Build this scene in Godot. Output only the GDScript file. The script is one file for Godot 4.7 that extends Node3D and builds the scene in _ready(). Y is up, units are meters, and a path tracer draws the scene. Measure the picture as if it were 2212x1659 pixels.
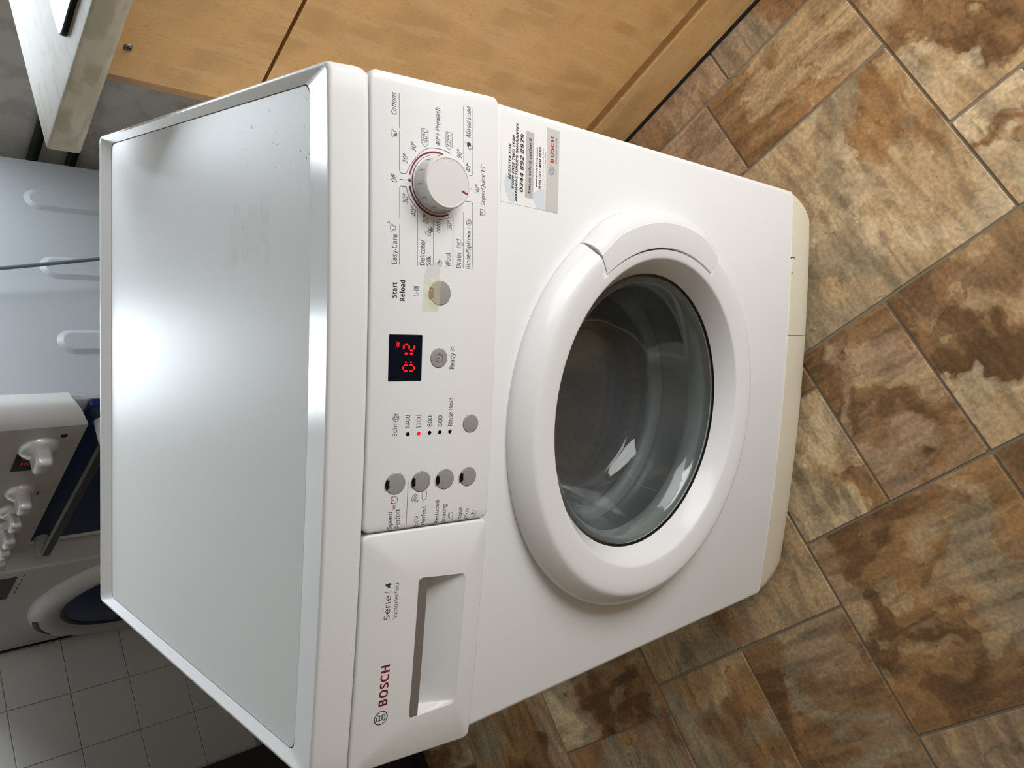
extends Node3D
# A washing machine pulled out into a kitchen, photographed from above with the camera on its side.
# Metres, y up. The machine's front faces +z; the room's axes are turned: A runs towards the window wall, B along the kitchen units.

const TURN := 38.5
var A := Vector3(sin(deg_to_rad(51.5)), 0, -cos(deg_to_rad(51.5)))
var B := Vector3(-cos(deg_to_rad(51.5)), 0, -sin(deg_to_rad(51.5)))
# the control panel's plane: top edge, slope, bow in plan
const YS := 0.8176
const ZS := -0.0085
const TH := 0.15656
const BOW := 0.012
var fonts := {}
var cap_height := {}
var mats := {}

func _ready():
	# ---- camera, on its side as the phone was held
	var cam := Camera3D.new()
	cam.name = "camera"
	var right := Vector3(0.993600, -0.035602, -0.107200)
	var up := Vector3(-0.050736, 0.707250, -0.705140)
	var back := Vector3(0.100922, 0.706066, 0.700917)
	cam.transform = Transform3D(Basis(-up, right, back), Vector3(0.117533, 1.186547, 0.535252))
	cam.fov = 52.05142
	cam.near = 0.02
	cam.far = 50.0
	cam.current = true
	add_child(cam)
	# ---- sky and exposure
	var we := WorldEnvironment.new()
	we.name = "environment"
	var env := Environment.new()
	env.background_mode = Environment.BG_SKY
	var sky := Sky.new()
	var sm := ProceduralSkyMaterial.new()
	sm.sky_top_color = Color(0.72, 0.8, 0.9)
	sm.sky_horizon_color = Color(0.9, 0.93, 0.96)
	sm.ground_bottom_color = Color(0.35, 0.36, 0.33)
	sm.ground_horizon_color = Color(0.6, 0.62, 0.6)
	sky.sky_material = sm
	env.sky = sky
	env.background_energy_multiplier = 4.0
	env.tonemap_mode = Environment.TONE_MAPPER_LINEAR
	env.tonemap_exposure = 0.68
	env.sdfgi_enabled = true
	env.ssao_enabled = true
	env.ssil_enabled = true
	we.environment = env
	add_child(we)
	# ---- daylight entering at the three windows
	daylight(Vector3(1.12, 1.13, 0.47), A, 0.55, 0.3, 1.25, Color(0.93, 0.97, 1.0))
	daylight(Vector3(1.12, 1.21, 1.62), A, 0.55, 0.44, 1.5, Color(0.93, 0.97, 1.0))
	daylight(Vector3(0.30, 0.64, -1.32), -B, 0.6, 1.1, 2.75, Color(0.99, 0.985, 0.975))

	make_materials()
	build_room()
	build_floor()
	build_washing_machine()
	build_cabinet()
	build_worktop()
	build_cooker()
	build_dryer()
	build_small_things()

# ------------------------------------------------------------------ helpers
func rm(p: Vector3) -> Vector3:      # room coordinates (a, y, b) to the world
	return A * p.x + Vector3.UP * p.y + B * p.z

func daylight(p: Vector3, out: Vector3, w: float, h: float, e: float, c: Color):
	var l := AreaLight3D.new()
	l.name = "window_daylight"
	l.area_size = Vector2(w, h)
	l.light_color = c
	l.light_energy = e
	l.area_normalize_energy = true
	l.area_range = 12.0
	l.shadow_enabled = true
	l.transform = Transform3D(Basis.looking_at(-out, Vector3.UP), rm(p))
	add_child(l, true)

func numbered(n: String, par: Node) -> String:
	if not par.has_node(NodePath(n)):
		return n
	var i := 1
	while par.has_node(NodePath("%s_%03d" % [n, i])):
		i += 1
	return "%s_%03d" % [n, i]

func thing(n: String, label: String, cat: String, at := Vector3.ZERO, turn := 0.0, group := "") -> Node3D:
	var o := Node3D.new()
	o.name = numbered(n, self)
	add_child(o)
	o.position = at
	o.rotation_degrees.y = turn
	tag(o, label, cat, group)
	return o

func tag(o: Node, label: String, cat := "", group := "", kind := ""):
	if label: o.set_meta("label", label)
	if cat: o.set_meta("category", cat)
	if group: o.set_meta("group", group)
	if kind: o.set_meta("kind", kind)

func obj(n: String, st: SurfaceTool, m: Material, par: Node = null) -> MeshInstance3D:
	st.generate_normals()
	var mi := MeshInstance3D.new()
	var p: Node = par if par else self
	mi.name = numbered(n, p)
	mi.mesh = st.commit()
	mi.material_override = m
	p.add_child(mi)
	return mi

func struct(n: String, st: SurfaceTool, m: Material, label: String, cat: String) -> MeshInstance3D:
	var o := obj(n, st, m)
	o.rotation_degrees.y = TURN
	tag(o, label, cat, "", "structure")
	return o

func new_st() -> SurfaceTool:
	var st := SurfaceTool.new()
	st.begin(Mesh.PRIMITIVE_TRIANGLES)
	return st

func tri(st: SurfaceTool, a: Vector3, b: Vector3, c: Vector3, g: int):   # counter-clockwise seen from outside
	st.set_smooth_group(g)
	st.add_vertex(a); st.add_vertex(c); st.add_vertex(b)

func quad(st: SurfaceTool, a: Vector3, b: Vector3, c: Vector3, d: Vector3, g := -1):
	tri(st, a, b, c, g)
	tri(st, a, c, d, g)

func loft(st: SurfaceTool, la: PackedVector3Array, lb: PackedVector3Array, g := 1, closed := true):
	var n := la.size()
	for i in (n if closed else n - 1):
		var j := (i + 1) % n
		quad(st, la[i], la[j], lb[j], lb[i], g)

func cap(st: SurfaceTool, l: PackedVector3Array, g := -1, flip := false):
	var c := Vector3.ZERO
	for p in l: c += p
	c /= l.size()
	for i in l.size():
		var j := (i + 1) % l.size()
		if flip: tri(st, c, l[j], l[i], g)
		else: tri(st, c, l[i], l[j], g)

# a rounded rectangle, counter-clockwise: upper edge right to left comes first
func rr(x0: float, x1: float, y0: float, y1: float, r: float, nc := 4, sub := 1) -> PackedVector2Array:
	var U := PackedVector2Array()
	r = maxf(r, 0.00001)
	for i in nc + 1:
		var t := deg_to_rad(90.0 * i / nc)
		U.append(Vector2(x1 - r + r * cos(t), y1 - r + r * sin(t)))
	for i in range(1, sub):
		U.append(Vector2(lerpf(x1 - r, x0 + r, float(i) / sub), y1))
	for i in nc + 1:
		var t := deg_to_rad(90.0 + 90.0 * i / nc)
		U.append(Vector2(x0 + r + r * cos(t), y1 - r + r * sin(t)))
	var L := PackedVector2Array()
	for i in range(U.size() - 1, -1, -1):
		L.append(Vector2(U[i].x, y0 + y1 - U[i].y))
	U.append_array(L)
	return U

func xy(l: PackedVector2Array, z: float) -> PackedVector3Array:
	var o := PackedVector3Array()
	for p in l: o.append(Vector3(p.x, p.y, z))
	return o

func xz(l: PackedVector2Array, y: float) -> PackedVector3Array:      # plan loops: second coordinate is -z
	var o := PackedVector3Array()
	for p in l: o.append(Vector3(p.x, y, -p.y))
	return o

func fill_strip(st: SurfaceTool, l: PackedVector3Array, g := 2):     # fills an rr loop between its upper and lower edge
	var h := l.size() / 2
	for i in h - 1:
		quad(st, l[i], l[i + 1], l[l.size() - 2 - i], l[l.size() - 1 - i], g)

func rbox(st: SurfaceTool, lo: Vector3, hi: Vector3, c := 0.002, nc := 2):
	c = minf(c, 0.49 * minf(hi.x - lo.x, minf(hi.y - lo.y, hi.z - lo.z)))
	var a := xz(rr(lo.x + c, hi.x - c, -hi.z + c, -lo.z - c, c * 0.1, nc), lo.y)
	var b := xz(rr(lo.x, hi.x, -hi.z, -lo.z, c, nc), lo.y + c)
	var d := xz(rr(lo.x, hi.x, -hi.z, -lo.z, c, nc), hi.y - c)
	var e := xz(rr(lo.x + c, hi.x - c, -hi.z + c, -lo.z - c, c * 0.1, nc), hi.y)
	cap(st, a, -1, true)
	loft(st, a, b, -1); loft(st, b, d, -1); loft(st, d, e, -1)
	cap(st, e, -1)

func tube(st: SurfaceTool, pts: PackedVector3Array, r: float, n := 10):
	var prev := PackedVector3Array()
	for i in pts.size():
		var t: Vector3 = (pts[mini(i + 1, pts.size() - 1)] - pts[maxi(i - 1, 0)]).normalized()
		var s := t.cross(Vector3.UP if absf(t.y) < 0.9 else Vector3.RIGHT).normalized()
		var u := s.cross(t)
		var ring := PackedVector3Array()
		for k in n:
			var q := TAU * k / n
			ring.append(pts[i] + (s * cos(q) + u * sin(q)) * r)
		if i > 0: loft(st, prev, ring, 1)
		else: cap(st, ring, 2)
		prev = ring
	cap(st, prev, 2)

# turned shape: profile points (radius, along), round the axis z of basis bs at centre c; groups split sharp edges
func lathe(st: SurfaceTool, prof: Array, c: Vector3, bs: Basis, n := 96, a0 := 0.0, a1 := TAU, sharp := 0.6):
	var g := 1
	for k in prof.size() - 1:
		if k > 0:
			var d0: Vector2 = (prof[k] - prof[k - 1]).normalized()
			var d1: Vector2 = (prof[k + 1] - prof[k]).normalized()
			if d0.dot(d1) < 1.0 - sharp: g += 1
		for i in n:
			var t0 := lerpf(a0, a1, float(i) / n)
			var t1 := lerpf(a0, a1, float(i + 1) / n)
			var p: Vector2 = prof[k]
			var q: Vector2 = prof[k + 1]
			var pa := c + bs * Vector3(p.x * cos(t0), p.x * sin(t0), p.y)
			var pb := c + bs * Vector3(p.x * cos(t1), p.x * sin(t1), p.y)
			var qa := c + bs * Vector3(q.x * cos(t0), q.x * sin(t0), q.y)
			var qb := c + bs * Vector3(q.x * cos(t1), q.x * sin(t1), q.y)
			if p.x < 1e-6: tri(st, pa, qa, qb, g)
			elif q.x < 1e-6: tri(st, pa, qa, pb, g)
			else: quad(st, pa, qa, qb, pb, g)

# flat ribbon along points (2D), as thin printed line
func ribbon(st: SurfaceTool, pts: Array, w: float, z := 0.00012, closed := false):
	var n := pts.size()
	var L := []
	var R := []
	for i in n:
		var a: Vector2 = pts[(i - 1 + n) % n] if closed or i > 0 else pts[i]
		var b: Vector2 = pts[(i + 1) % n] if closed or i < n - 1 else pts[i]
		var t := (b - a).normalized()
		var nn := Vector2(-t.y, t.x) * w * 0.5
		L.append(Vector3(pts[i].x + nn.x, pts[i].y + nn.y, z))
		R.append(Vector3(pts[i].x - nn.x, pts[i].y - nn.y, z))
	for i in (n if closed else n - 1):
		var j := (i + 1) % n
		quad(st, R[i], R[j], L[j], L[i], 3)

func poly(st: SurfaceTool, pts: PackedVector2Array, z := 0.0001):
	var ix := Geometry2D.triangulate_polygon(pts)
	for i in range(0, ix.size(), 3):
		var a := pts[ix[i]]
		var b := pts[ix[i + 1]]
		var c := pts[ix[i + 2]]
		if (b - a).cross(c - a) < 0:
			var t := b
			b = c
			c = t
		tri(st, Vector3(a.x, a.y, z), Vector3(b.x, b.y, z), Vector3(c.x, c.y, z), 3)

func arc(c: Vector2, r: float, d0: float, d1: float, n := 24) -> Array:
	var o := []
	for i in n + 1:
		var t := deg_to_rad(lerpf(d0, d1, float(i) / n))
		o.append(c + Vector2(cos(t), sin(t)) * r)
	return o

func spiral(c: Vector2, r: float, turns := 2.2) -> Array:
	var o := []
	for i in 50:
		var t := float(i) / 49
		var q := t * turns * TAU
		o.append(c + Vector2(cos(q), sin(q)) * r * (0.15 + 0.85 * t))
	return o

func letter_arrays(s: String, style: String) -> Array:
	var bold := style in ["b", "x", "k"]
	if not fonts.has(bold):
		var f := SystemFont.new()
		f.font_names = PackedStringArray(["Droid Sans"])
		f.font_weight = 700 if bold else 400
		fonts[bold] = f
	var tm := TextMesh.new()
	tm.font = fonts[bold]
	tm.text = s
	tm.font_size = 32
	tm.pixel_size = 0.01
	tm.depth = 0.0
	tm.curve_step = 1.0
	tm.horizontal_alignment = HORIZONTAL_ALIGNMENT_LEFT
	tm.vertical_alignment = VERTICAL_ALIGNMENT_BOTTOM
	return tm.surface_get_arrays(0)

func letters(st: SurfaceTool, s: String, x: float, y: float, w: float, h: float, style: String, z := 0.00012):
	var bold := style in ["b", "x", "k"]
	if not cap_height.has(bold):
		var ha: Array = letter_arrays("H", style)
		var lo := 1e9
		var hi := -1e9
		for v in ha[Mesh.ARRAY_VERTEX]:
			lo = minf(lo, v.y)
			hi = maxf(hi, v.y)
		cap_height[bold] = Vector2(lo, hi - lo)
	var arr: Array = letter_arrays(s, style)
	var vs: PackedVector3Array = arr[Mesh.ARRAY_VERTEX]
	var ix: PackedInt32Array = arr[Mesh.ARRAY_INDEX]
	var x0 := 1e9
	var x1 := -1e9
	for v in vs:
		x0 = minf(x0, v.x)
		x1 = maxf(x1, v.x)
	var slant := 0.2 if style in ["i", "k"] else 0.0
	var base: float = cap_height[bold].x
	# the baseline is where a capital letter stands; strings share it because all are aligned to the line's bottom
	var sy: float = h / cap_height[bold].y
	var sx: float = (w - slant * h) / maxf(x1 - x0, 1e-6)
	for i in range(0, ix.size(), 3):
		var q := []
		for k in 3:
			var v := vs[ix[i + k]]
			var yy: float = (v.y - base) * sy
			q.append(Vector3(x + (v.x - x0) * sx + yy * slant, y + yy, z))
		if (q[1] - q[0]).cross(q[2] - q[0]).z < 0: tri(st, q[0], q[2], q[1], 3)
		else: tri(st, q[0], q[1], q[2], 3)

# the bowed, sloping control panel: (x along, s up the slope from its top edge, proud of the face)
func fp(v: Vector3) -> Vector3:
	return Vector3(v.x, YS + v.y * cos(TH) + v.z * sin(TH), ZS - v.y * sin(TH) + v.z * cos(TH) + BOW * (1.0 - v.x * v.x / 0.09))

func bend(l: PackedVector3Array) -> PackedVector3Array:
	var o := PackedVector3Array()
	for p in l: o.append(fp(p))
	return o

func bent(src: SurfaceTool) -> SurfaceTool:      # the same shape laid onto the control panel
	return mapped(src, fp)

func stuck(v: Vector3) -> Vector3:               # the sticker sits a little askew on the bowed front
	var t := deg_to_rad(-1.6)
	var d := Vector2(v.x - 0.2094, v.y - 0.602).rotated(t)
	return Vector3(0.2094 + d.x, 0.602 + d.y, v.z + bow(0.2094 + d.x))

func mapped(src: SurfaceTool, f: Callable) -> SurfaceTool:
	var arr := src.commit_to_arrays()
	var st := new_st()
	var vs: PackedVector3Array = arr[Mesh.ARRAY_VERTEX]
	var ix = arr[Mesh.ARRAY_INDEX]
	st.set_smooth_group(-1)
	if ix == null or ix.size() == 0:
		for v in vs: st.add_vertex(f.call(v))
	else:
		for i in ix: st.add_vertex(f.call(vs[i]))
	return st

func disc(st: SurfaceTool, c: Vector2, r: float, h: float, n := 40):
	lathe(st, [Vector2(r, -0.002), Vector2(r, h - 0.0004), Vector2(r - 0.0004, h), Vector2(r * 0.6, h + 0.0002), Vector2(0, h + 0.0003)], Vector3(c.x, c.y, 0), Basis(), n)

func circle2(c: Vector2, r: float, n := 48) -> PackedVector2Array:
	var o := PackedVector2Array()
	for i in n: o.append(c + Vector2(cos(TAU * i / n), sin(TAU * i / n)) * r)
	return o

# ------------------------------------------------------------------ materials
func mat(c: Color, rough := 0.5, metal := 0.0, spec := 0.5) -> StandardMaterial3D:
	var m := StandardMaterial3D.new()
	m.albedo_color = c
	m.roughness = rough
	m.metallic = metal
	m.metallic_specular = spec
	return m

func noise(sd: int, fr: float, oct := 4, type := FastNoiseLite.TYPE_SIMPLEX_SMOOTH) -> FastNoiseLite:
	var n := FastNoiseLite.new()
	n.seed = sd
	n.noise_type = type
	n.frequency = fr
	n.fractal_octaves = oct
	return n

# noise stretched sx:sy times, as a square picture of bytes
func grain(sd: int, fr: float, size: int, kx: int, ky: int, oct := 4) -> PackedByteArray:
	var im := noise(sd, fr, oct).get_image(size / kx, size / ky)
	im.resize(size, size, Image.INTERPOLATE_CUBIC)
	return im.get_data()

func mix_picture(size: int, layers: Array, base: Color, tones: Array) -> ImageTexture:
	var px := PackedByteArray()
	px.resize(size * size * 3)
	for i in size * size:
		var c := base
		for k in layers.size():
			var t: float = layers[k][i] / 255.0
			var e: Array = tones[k]
			t = smoothstep(e[1], e[2], t) * e[3]
			c = c.lerp(e[0], t)
		px[i * 3] = int(clampf(c.r, 0, 1) * 255)
		px[i * 3 + 1] = int(clampf(c.g, 0, 1) * 255)
		px[i * 3 + 2] = int(clampf(c.b, 0, 1) * 255)
	var im := Image.create_from_data(size, size, false, Image.FORMAT_RGB8, px)
	return ImageTexture.create_from_image(im)

func wood(along_y: bool, tone: Color, sd: int) -> StandardMaterial3D:
	var S := 384
	var l1 := grain(sd, 0.03, S, 1, 8, 3) if along_y else grain(sd, 0.03, S, 8, 1, 3)
	var l2 := grain(sd + 1, 0.34, S, 1, 5, 2) if along_y else grain(sd + 1, 0.34, S, 5, 1, 2)
	var l3 := noise(sd + 2, 0.006, 3).get_image(S, S).get_data()
	var m := mat(Color.WHITE, 0.38, 0.0, 0.45)
	m.albedo_texture = mix_picture(S, [l3, l1, l2], tone, [[tone.darkened(0.13), 0.3, 0.8, 0.6], [tone.lightened(0.12), 0.45, 0.8, 0.55], [tone.darkened(0.26), 0.62, 0.92, 0.4]])
	m.uv1_triplanar = true
	m.uv1_scale = Vector3(3.2, 3.2, 3.2)
	return m

func make_materials():
	mats.white = mat(Color(0.885, 0.885, 0.89), 0.18, 0.0, 0.3)
	mats.enamel = mat(Color(0.90, 0.905, 0.91), 0.28, 0.0, 0.45)
	mats.ivory = mat(Color(0.885, 0.86, 0.785), 0.4)
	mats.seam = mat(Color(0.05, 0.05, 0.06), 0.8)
	mats.ink = mat(Color(0.25, 0.24, 0.28), 0.5)
	mats.ink_dark = mat(Color(0.11, 0.10, 0.14), 0.5)
	mats.ink_grey = mat(Color(0.42, 0.41, 0.43), 0.5)
	mats.ink_red = mat(Color(0.47, 0.05, 0.13), 0.45)
	mats.ink_rose = mat(Color(0.66, 0.08, 0.22), 0.45)
	mats.ink_green = mat(Color(0.16, 0.36, 0.27), 0.5)
	mats.button = mat(Color(0.60, 0.595, 0.58), 0.45, 0.1)
	mats.recess = mat(Color(0.46, 0.43, 0.41), 0.45)
	mats.black = mat(Color(0.03, 0.03, 0.035), 0.25)
	mats.display = mat(Color(0.03, 0.06, 0.11), 0.12, 0.0, 0.35)
	mats.rubber = mat(Color(0.42, 0.435, 0.43), 0.45)
	mats.rubber_shaded = mat(Color(0.05, 0.05, 0.055), 0.5)
	mats.led = mat(Color(0.9, 0.08, 0.12), 0.4)
	mats.led.emission_enabled = true
	mats.led.emission = Color(1.0, 0.03, 0.08)
	mats.led.emission_energy_multiplier = 1.6
	mats.led_dim = mats.led.duplicate()
	mats.led_dim.emission_energy_multiplier = 0.45
	mats.led_soft = mat(Color(0.50, 0.02, 0.09), 0.3)
	mats.glass = mat(Color(0.93, 0.96, 0.96, 0.04), 0.02)
	mats.glass.refraction_enabled = true
	mats.glass.refraction_scale = 0.042
	mats.glass.transparency = BaseMaterial3D.TRANSPARENCY_ALPHA
	mats.tape = mat(Color(0.90, 0.885, 0.70, 0.30), 0.35)
	mats.tape.transparency = BaseMaterial3D.TRANSPARENCY_ALPHA
	mats.tape_clear = mat(Color(0.86, 0.86, 0.85, 0.3), 0.35)
	mats.tape_clear.transparency = BaseMaterial3D.TRANSPARENCY_ALPHA
	mats.steel = mat(Color(0.24, 0.245, 0.26), 0.5, 0.6)
	mats.chrome = mat(Color(0.86, 0.86, 0.86), 0.3, 0.45)
	mats.zinc = mat(Color(0.5, 0.5, 0.47), 0.4, 0.9)
	mats.wood_v = wood(true, Color(0.82, 0.655, 0.435), 11)
	mats.wood_h = wood(false, Color(0.83, 0.67, 0.455), 21)
	mats.wood_bevel_shaded = wood(true, Color(0.66, 0.49, 0.29), 31)
	# marbled laminate of the worktop
	var S := 384
	mats.laminate = mat(Color.WHITE, 0.5, 0.0, 0.35)
	mats.laminate.albedo_texture = mix_picture(S, [grain(41, 0.02, S, 6, 1, 4), grain(42, 0.05, S, 4, 1, 3), noise(43, 0.012, 4).get_image(S, S).get_data()], Color(0.57, 0.545, 0.475), [[Color(0.51, 0.485, 0.405), 0.45, 0.75, 0.8], [Color(0.46, 0.435, 0.355), 0.62, 0.82, 0.6], [Color(0.61, 0.59, 0.54), 0.5, 0.8, 0.6]])
	mats.laminate.uv1_triplanar = true
	mats.laminate.uv1_scale = Vector3(2.6, 2.6, 2.6)
	mats.laminate_edge = mat(Color.WHITE, 0.35)
	var nl := noise(45, 0.012, 4)
	nl.domain_warp_enabled = true
	nl.domain_warp_amplitude = 45.0
	nl.domain_warp_frequency = 0.008
	mats.laminate_edge.albedo_texture = mix_picture(S, [nl.get_image(S, S).get_data(), grain(46, 0.03, S, 4, 1, 4)], Color(0.735, 0.705, 0.63), [[Color(0.63, 0.60, 0.51), 0.42, 0.75, 0.85], [Color(0.80, 0.775, 0.71), 0.5, 0.85, 0.6]])
	mats.laminate_edge.uv1_triplanar = true
	mats.laminate_edge.uv1_scale = Vector3(3.4, 3.4, 3.4)
	mats.plaster = mat(Color(0.88, 0.87, 0.84), 0.9)
	mats.ceiling = mat(Color(0.93, 0.93, 0.92), 0.95)
	mats.wall_tile = mat(Color(0.90, 0.89, 0.87), 0.22)
	mats.wall_grout = mat(Color(0.70, 0.68, 0.63), 0.9)
	mats.grout = mat(Color(0.52, 0.48, 0.415), 0.8)
	mats.old_wall = mat(Color.WHITE, 0.9)
	mats.old_wall.albedo_texture = mix_picture(S, [noise(51, 0.015, 5).get_image(S, S).get_data(), noise(52, 0.05, 4).get_image(S, S).get_data()], Color(0.80, 0.79, 0.77), [[Color(0.70, 0.69, 0.67), 0.45, 0.75, 0.7], [Color(0.85, 0.83, 0.80), 0.6, 0.8, 0.4]])
	mats.old_wall.uv1_triplanar = true
	mats.old_wall.uv1_scale = Vector3(1.6, 1.6, 1.6)
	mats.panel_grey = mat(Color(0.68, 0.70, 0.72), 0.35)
	mats.cooker_grey = mat(Color(0.72, 0.705, 0.68), 0.38, 0.1)
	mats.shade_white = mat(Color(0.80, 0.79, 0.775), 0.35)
	mats.dark_glass = mat(Color(0.06, 0.15, 0.30), 0.35, 0.0, 0.3)
	mats.dark_body = mat(Color(0.055, 0.055, 0.07), 0.4)
	mats.cable = mat(Color(0.42, 0.45, 0.48), 0.4)
	mats.orange = mat(Color(0.65, 0.2, 0.08), 0.4)
	mats.orange.emission_enabled = true
	mats.orange.emission = Color(0.8, 0.2, 0.05)
	mats.orange.emission_energy_multiplier = 0.25

# ------------------------------------------------------------------ the room
func wall_with_holes(st: SurfaceTool, lo: Vector3, hi: Vector3, axis: int, holes: Array):
	# boxes round rectangular openings; holes are [from, to, bottom, top] along the wall, in order
	var at: float = lo[axis]
	for h in holes:
		var p := lo
		var q := hi
		p[axis] = at; q[axis] = h[0]
		rbox(st, p, q, 0.001)
		p[axis] = h[0]; q[axis] = h[1]
		if h[2] > lo.y + 0.02:
			rbox(st, p, Vector3(q.x, h[2], q.z), 0.001)
		rbox(st, Vector3(p.x, h[3], p.z), q, 0.001)
		at = h[1]
	var p2 := lo
	p2[axis] = at
	rbox(st, p2, hi, 0.001)

func window(n: String, label: String, a0: Vector3, a1: Vector3, along_z: bool):
	# frame with a mullion, and panes of clear glass
	var st := new_st()
	var w := 0.05
	var mid := (a0 + a1) * 0.5
	rbox(st, a0, Vector3(a1.x, a0.y + w, a1.z), 0.004)
	rbox(st, Vector3(a0.x, a1.y - w, a0.z), a1, 0.004)
	if along_z:
		for z in [a0.z, mid.z - w / 2, a1.z - w]:
			rbox(st, Vector3(a0.x, a0.y, z), Vector3(a1.x, a1.y, z + w), 0.004)
	else:
		for x in [a0.x, mid.x - w / 2, a1.x - w]:
			rbox(st, Vector3(x, a0.y, a0.z), Vector3(x + w, a1.y, a1.z), 0.004)
	var o := struct(n, st, mats.white, label, "window")
	var gm := mat(Color(1, 1, 1, 0.05), 0.03)
	gm.transparency = BaseMaterial3D.TRANSPARENCY_ALPHA
	var g := new_st()
	if along_z: rbox(g, Vector3(mid.x - 0.003, a0.y + 0.03, a0.z + 0.03), Vector3(mid.x + 0.003, a1.y - 0.03, a1.z - 0.03), 0.001)
	else: rbox(g, Vector3(a0.x + 0.03, a0.y + 0.03, mid.z - 0.003), Vector3(a1.x - 0.03, a1.y - 0.03, mid.z + 0.003), 0.001)
	obj("pane", g, gm, o)

func build_room():
	# local axes here: x = A, z = -B
	var st := new_st()
	wall_with_holes(st, Vector3(1.15, 0, -2.0), Vector3(1.30, 2.4, 1.37), 2, [[-1.92, -1.32, 0.98, 1.45], [-0.80, -0.14, 0.95, 1.31]])
	struct("wall_window_side", st, mats.old_wall, "worn grey plaster wall behind the units, above the dark pipes", "wall")
	window("window_1", "white window over the worktop and cooker", Vector3(1.2, 0.95, -0.80), Vector3(1.26, 1.31, -0.14), true)
	window("window_2", "white window beyond the cooker", Vector3(1.2, 0.98, -1.92), Vector3(1.26, 1.45, -1.32), true)
	st = new_st()
	wall_with_holes(st, Vector3(-1.75, 0, 1.37), Vector3(1.30, 2.4, 1.52), 0, [[-0.02, 0.72, 0.04, 1.24]])
	struct("wall_behind", st, mats.plaster, "plain pale wall behind the photographer", "wall")
	window("window_3", "glazed back door behind the photographer", Vector3(-0.02, 0.04, 1.42), Vector3(0.72, 1.24, 1.48), false)
	st = new_st()
	rbox(st, Vector3(-1.75, 0, -2.15), Vector3(-1.6, 2.4, 1.52), 0.001)
	struct("wall_left", st, mat(Color(0.74, 0.67, 0.57), 0.8), "plain pale wall opposite the units", "wall")
	st = new_st()
	rbox(st, Vector3(-1.75, 2.4, -2.2), Vector3(1.30, 2.5, 1.52), 0.001)
	struct("ceiling", st, mats.ceiling, "flat white ceiling over the kitchen", "ceiling")
	# the far wall: plaster core with white tiles, each its own piece
	st = new_st()
	rbox(st, Vector3(-1.75, 0, -2.16), Vector3(1.30, 2.4, -2.008), 0.001)
	var wl := struct("wall_far", st, mats.wall_grout, "white tiled wall with dark joints left of the machines in shade", "wall")
	var T := 0.1525
	var tl := new_st()
	tl = new_st()
	rbox(tl, Vector3(0.0009, 0.0009, -0.008), Vector3(T - 0.0009, T - 0.0009, -0.0062), 0.0008)
	var first := true
	var mesh: Mesh
	for i in range(-3, 5):
		for j in range(0, 8):
			var at := Vector3(-0.004 + i * T, -0.066 + 0.0 + j * T, -2.0)
			if at.y < -0.001:
				continue
			if first:
				var o := obj("tile", tl, mats.wall_tile, wl)
				o.position = at
				mesh = o.mesh
				first = false
			else:
				var o := MeshInstance3D.new()
				o.name = numbered("tile", wl)
				o.mesh = mesh
				o.material_override = mats.wall_tile
				wl.add_child(o)
				o.position = at + Vector3(0, 0, 0.0004 * ((i * 7 + j * 3) % 3))

# ------------------------------------------------------------------ the stone-patterned floor
const STONE := {"C": Color(0.81, 0.72, 0.58), "T": Color(0.72, 0.61, 0.46), "B": Color(0.56, 0.43, 0.295), "D": Color(0.44, 0.325, 0.21), "G": Color(0.62, 0.55, 0.44), "O": Color(0.63, 0.48, 0.315), "P": Color(0.66, 0.55, 0.435)}
var pool := []

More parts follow.
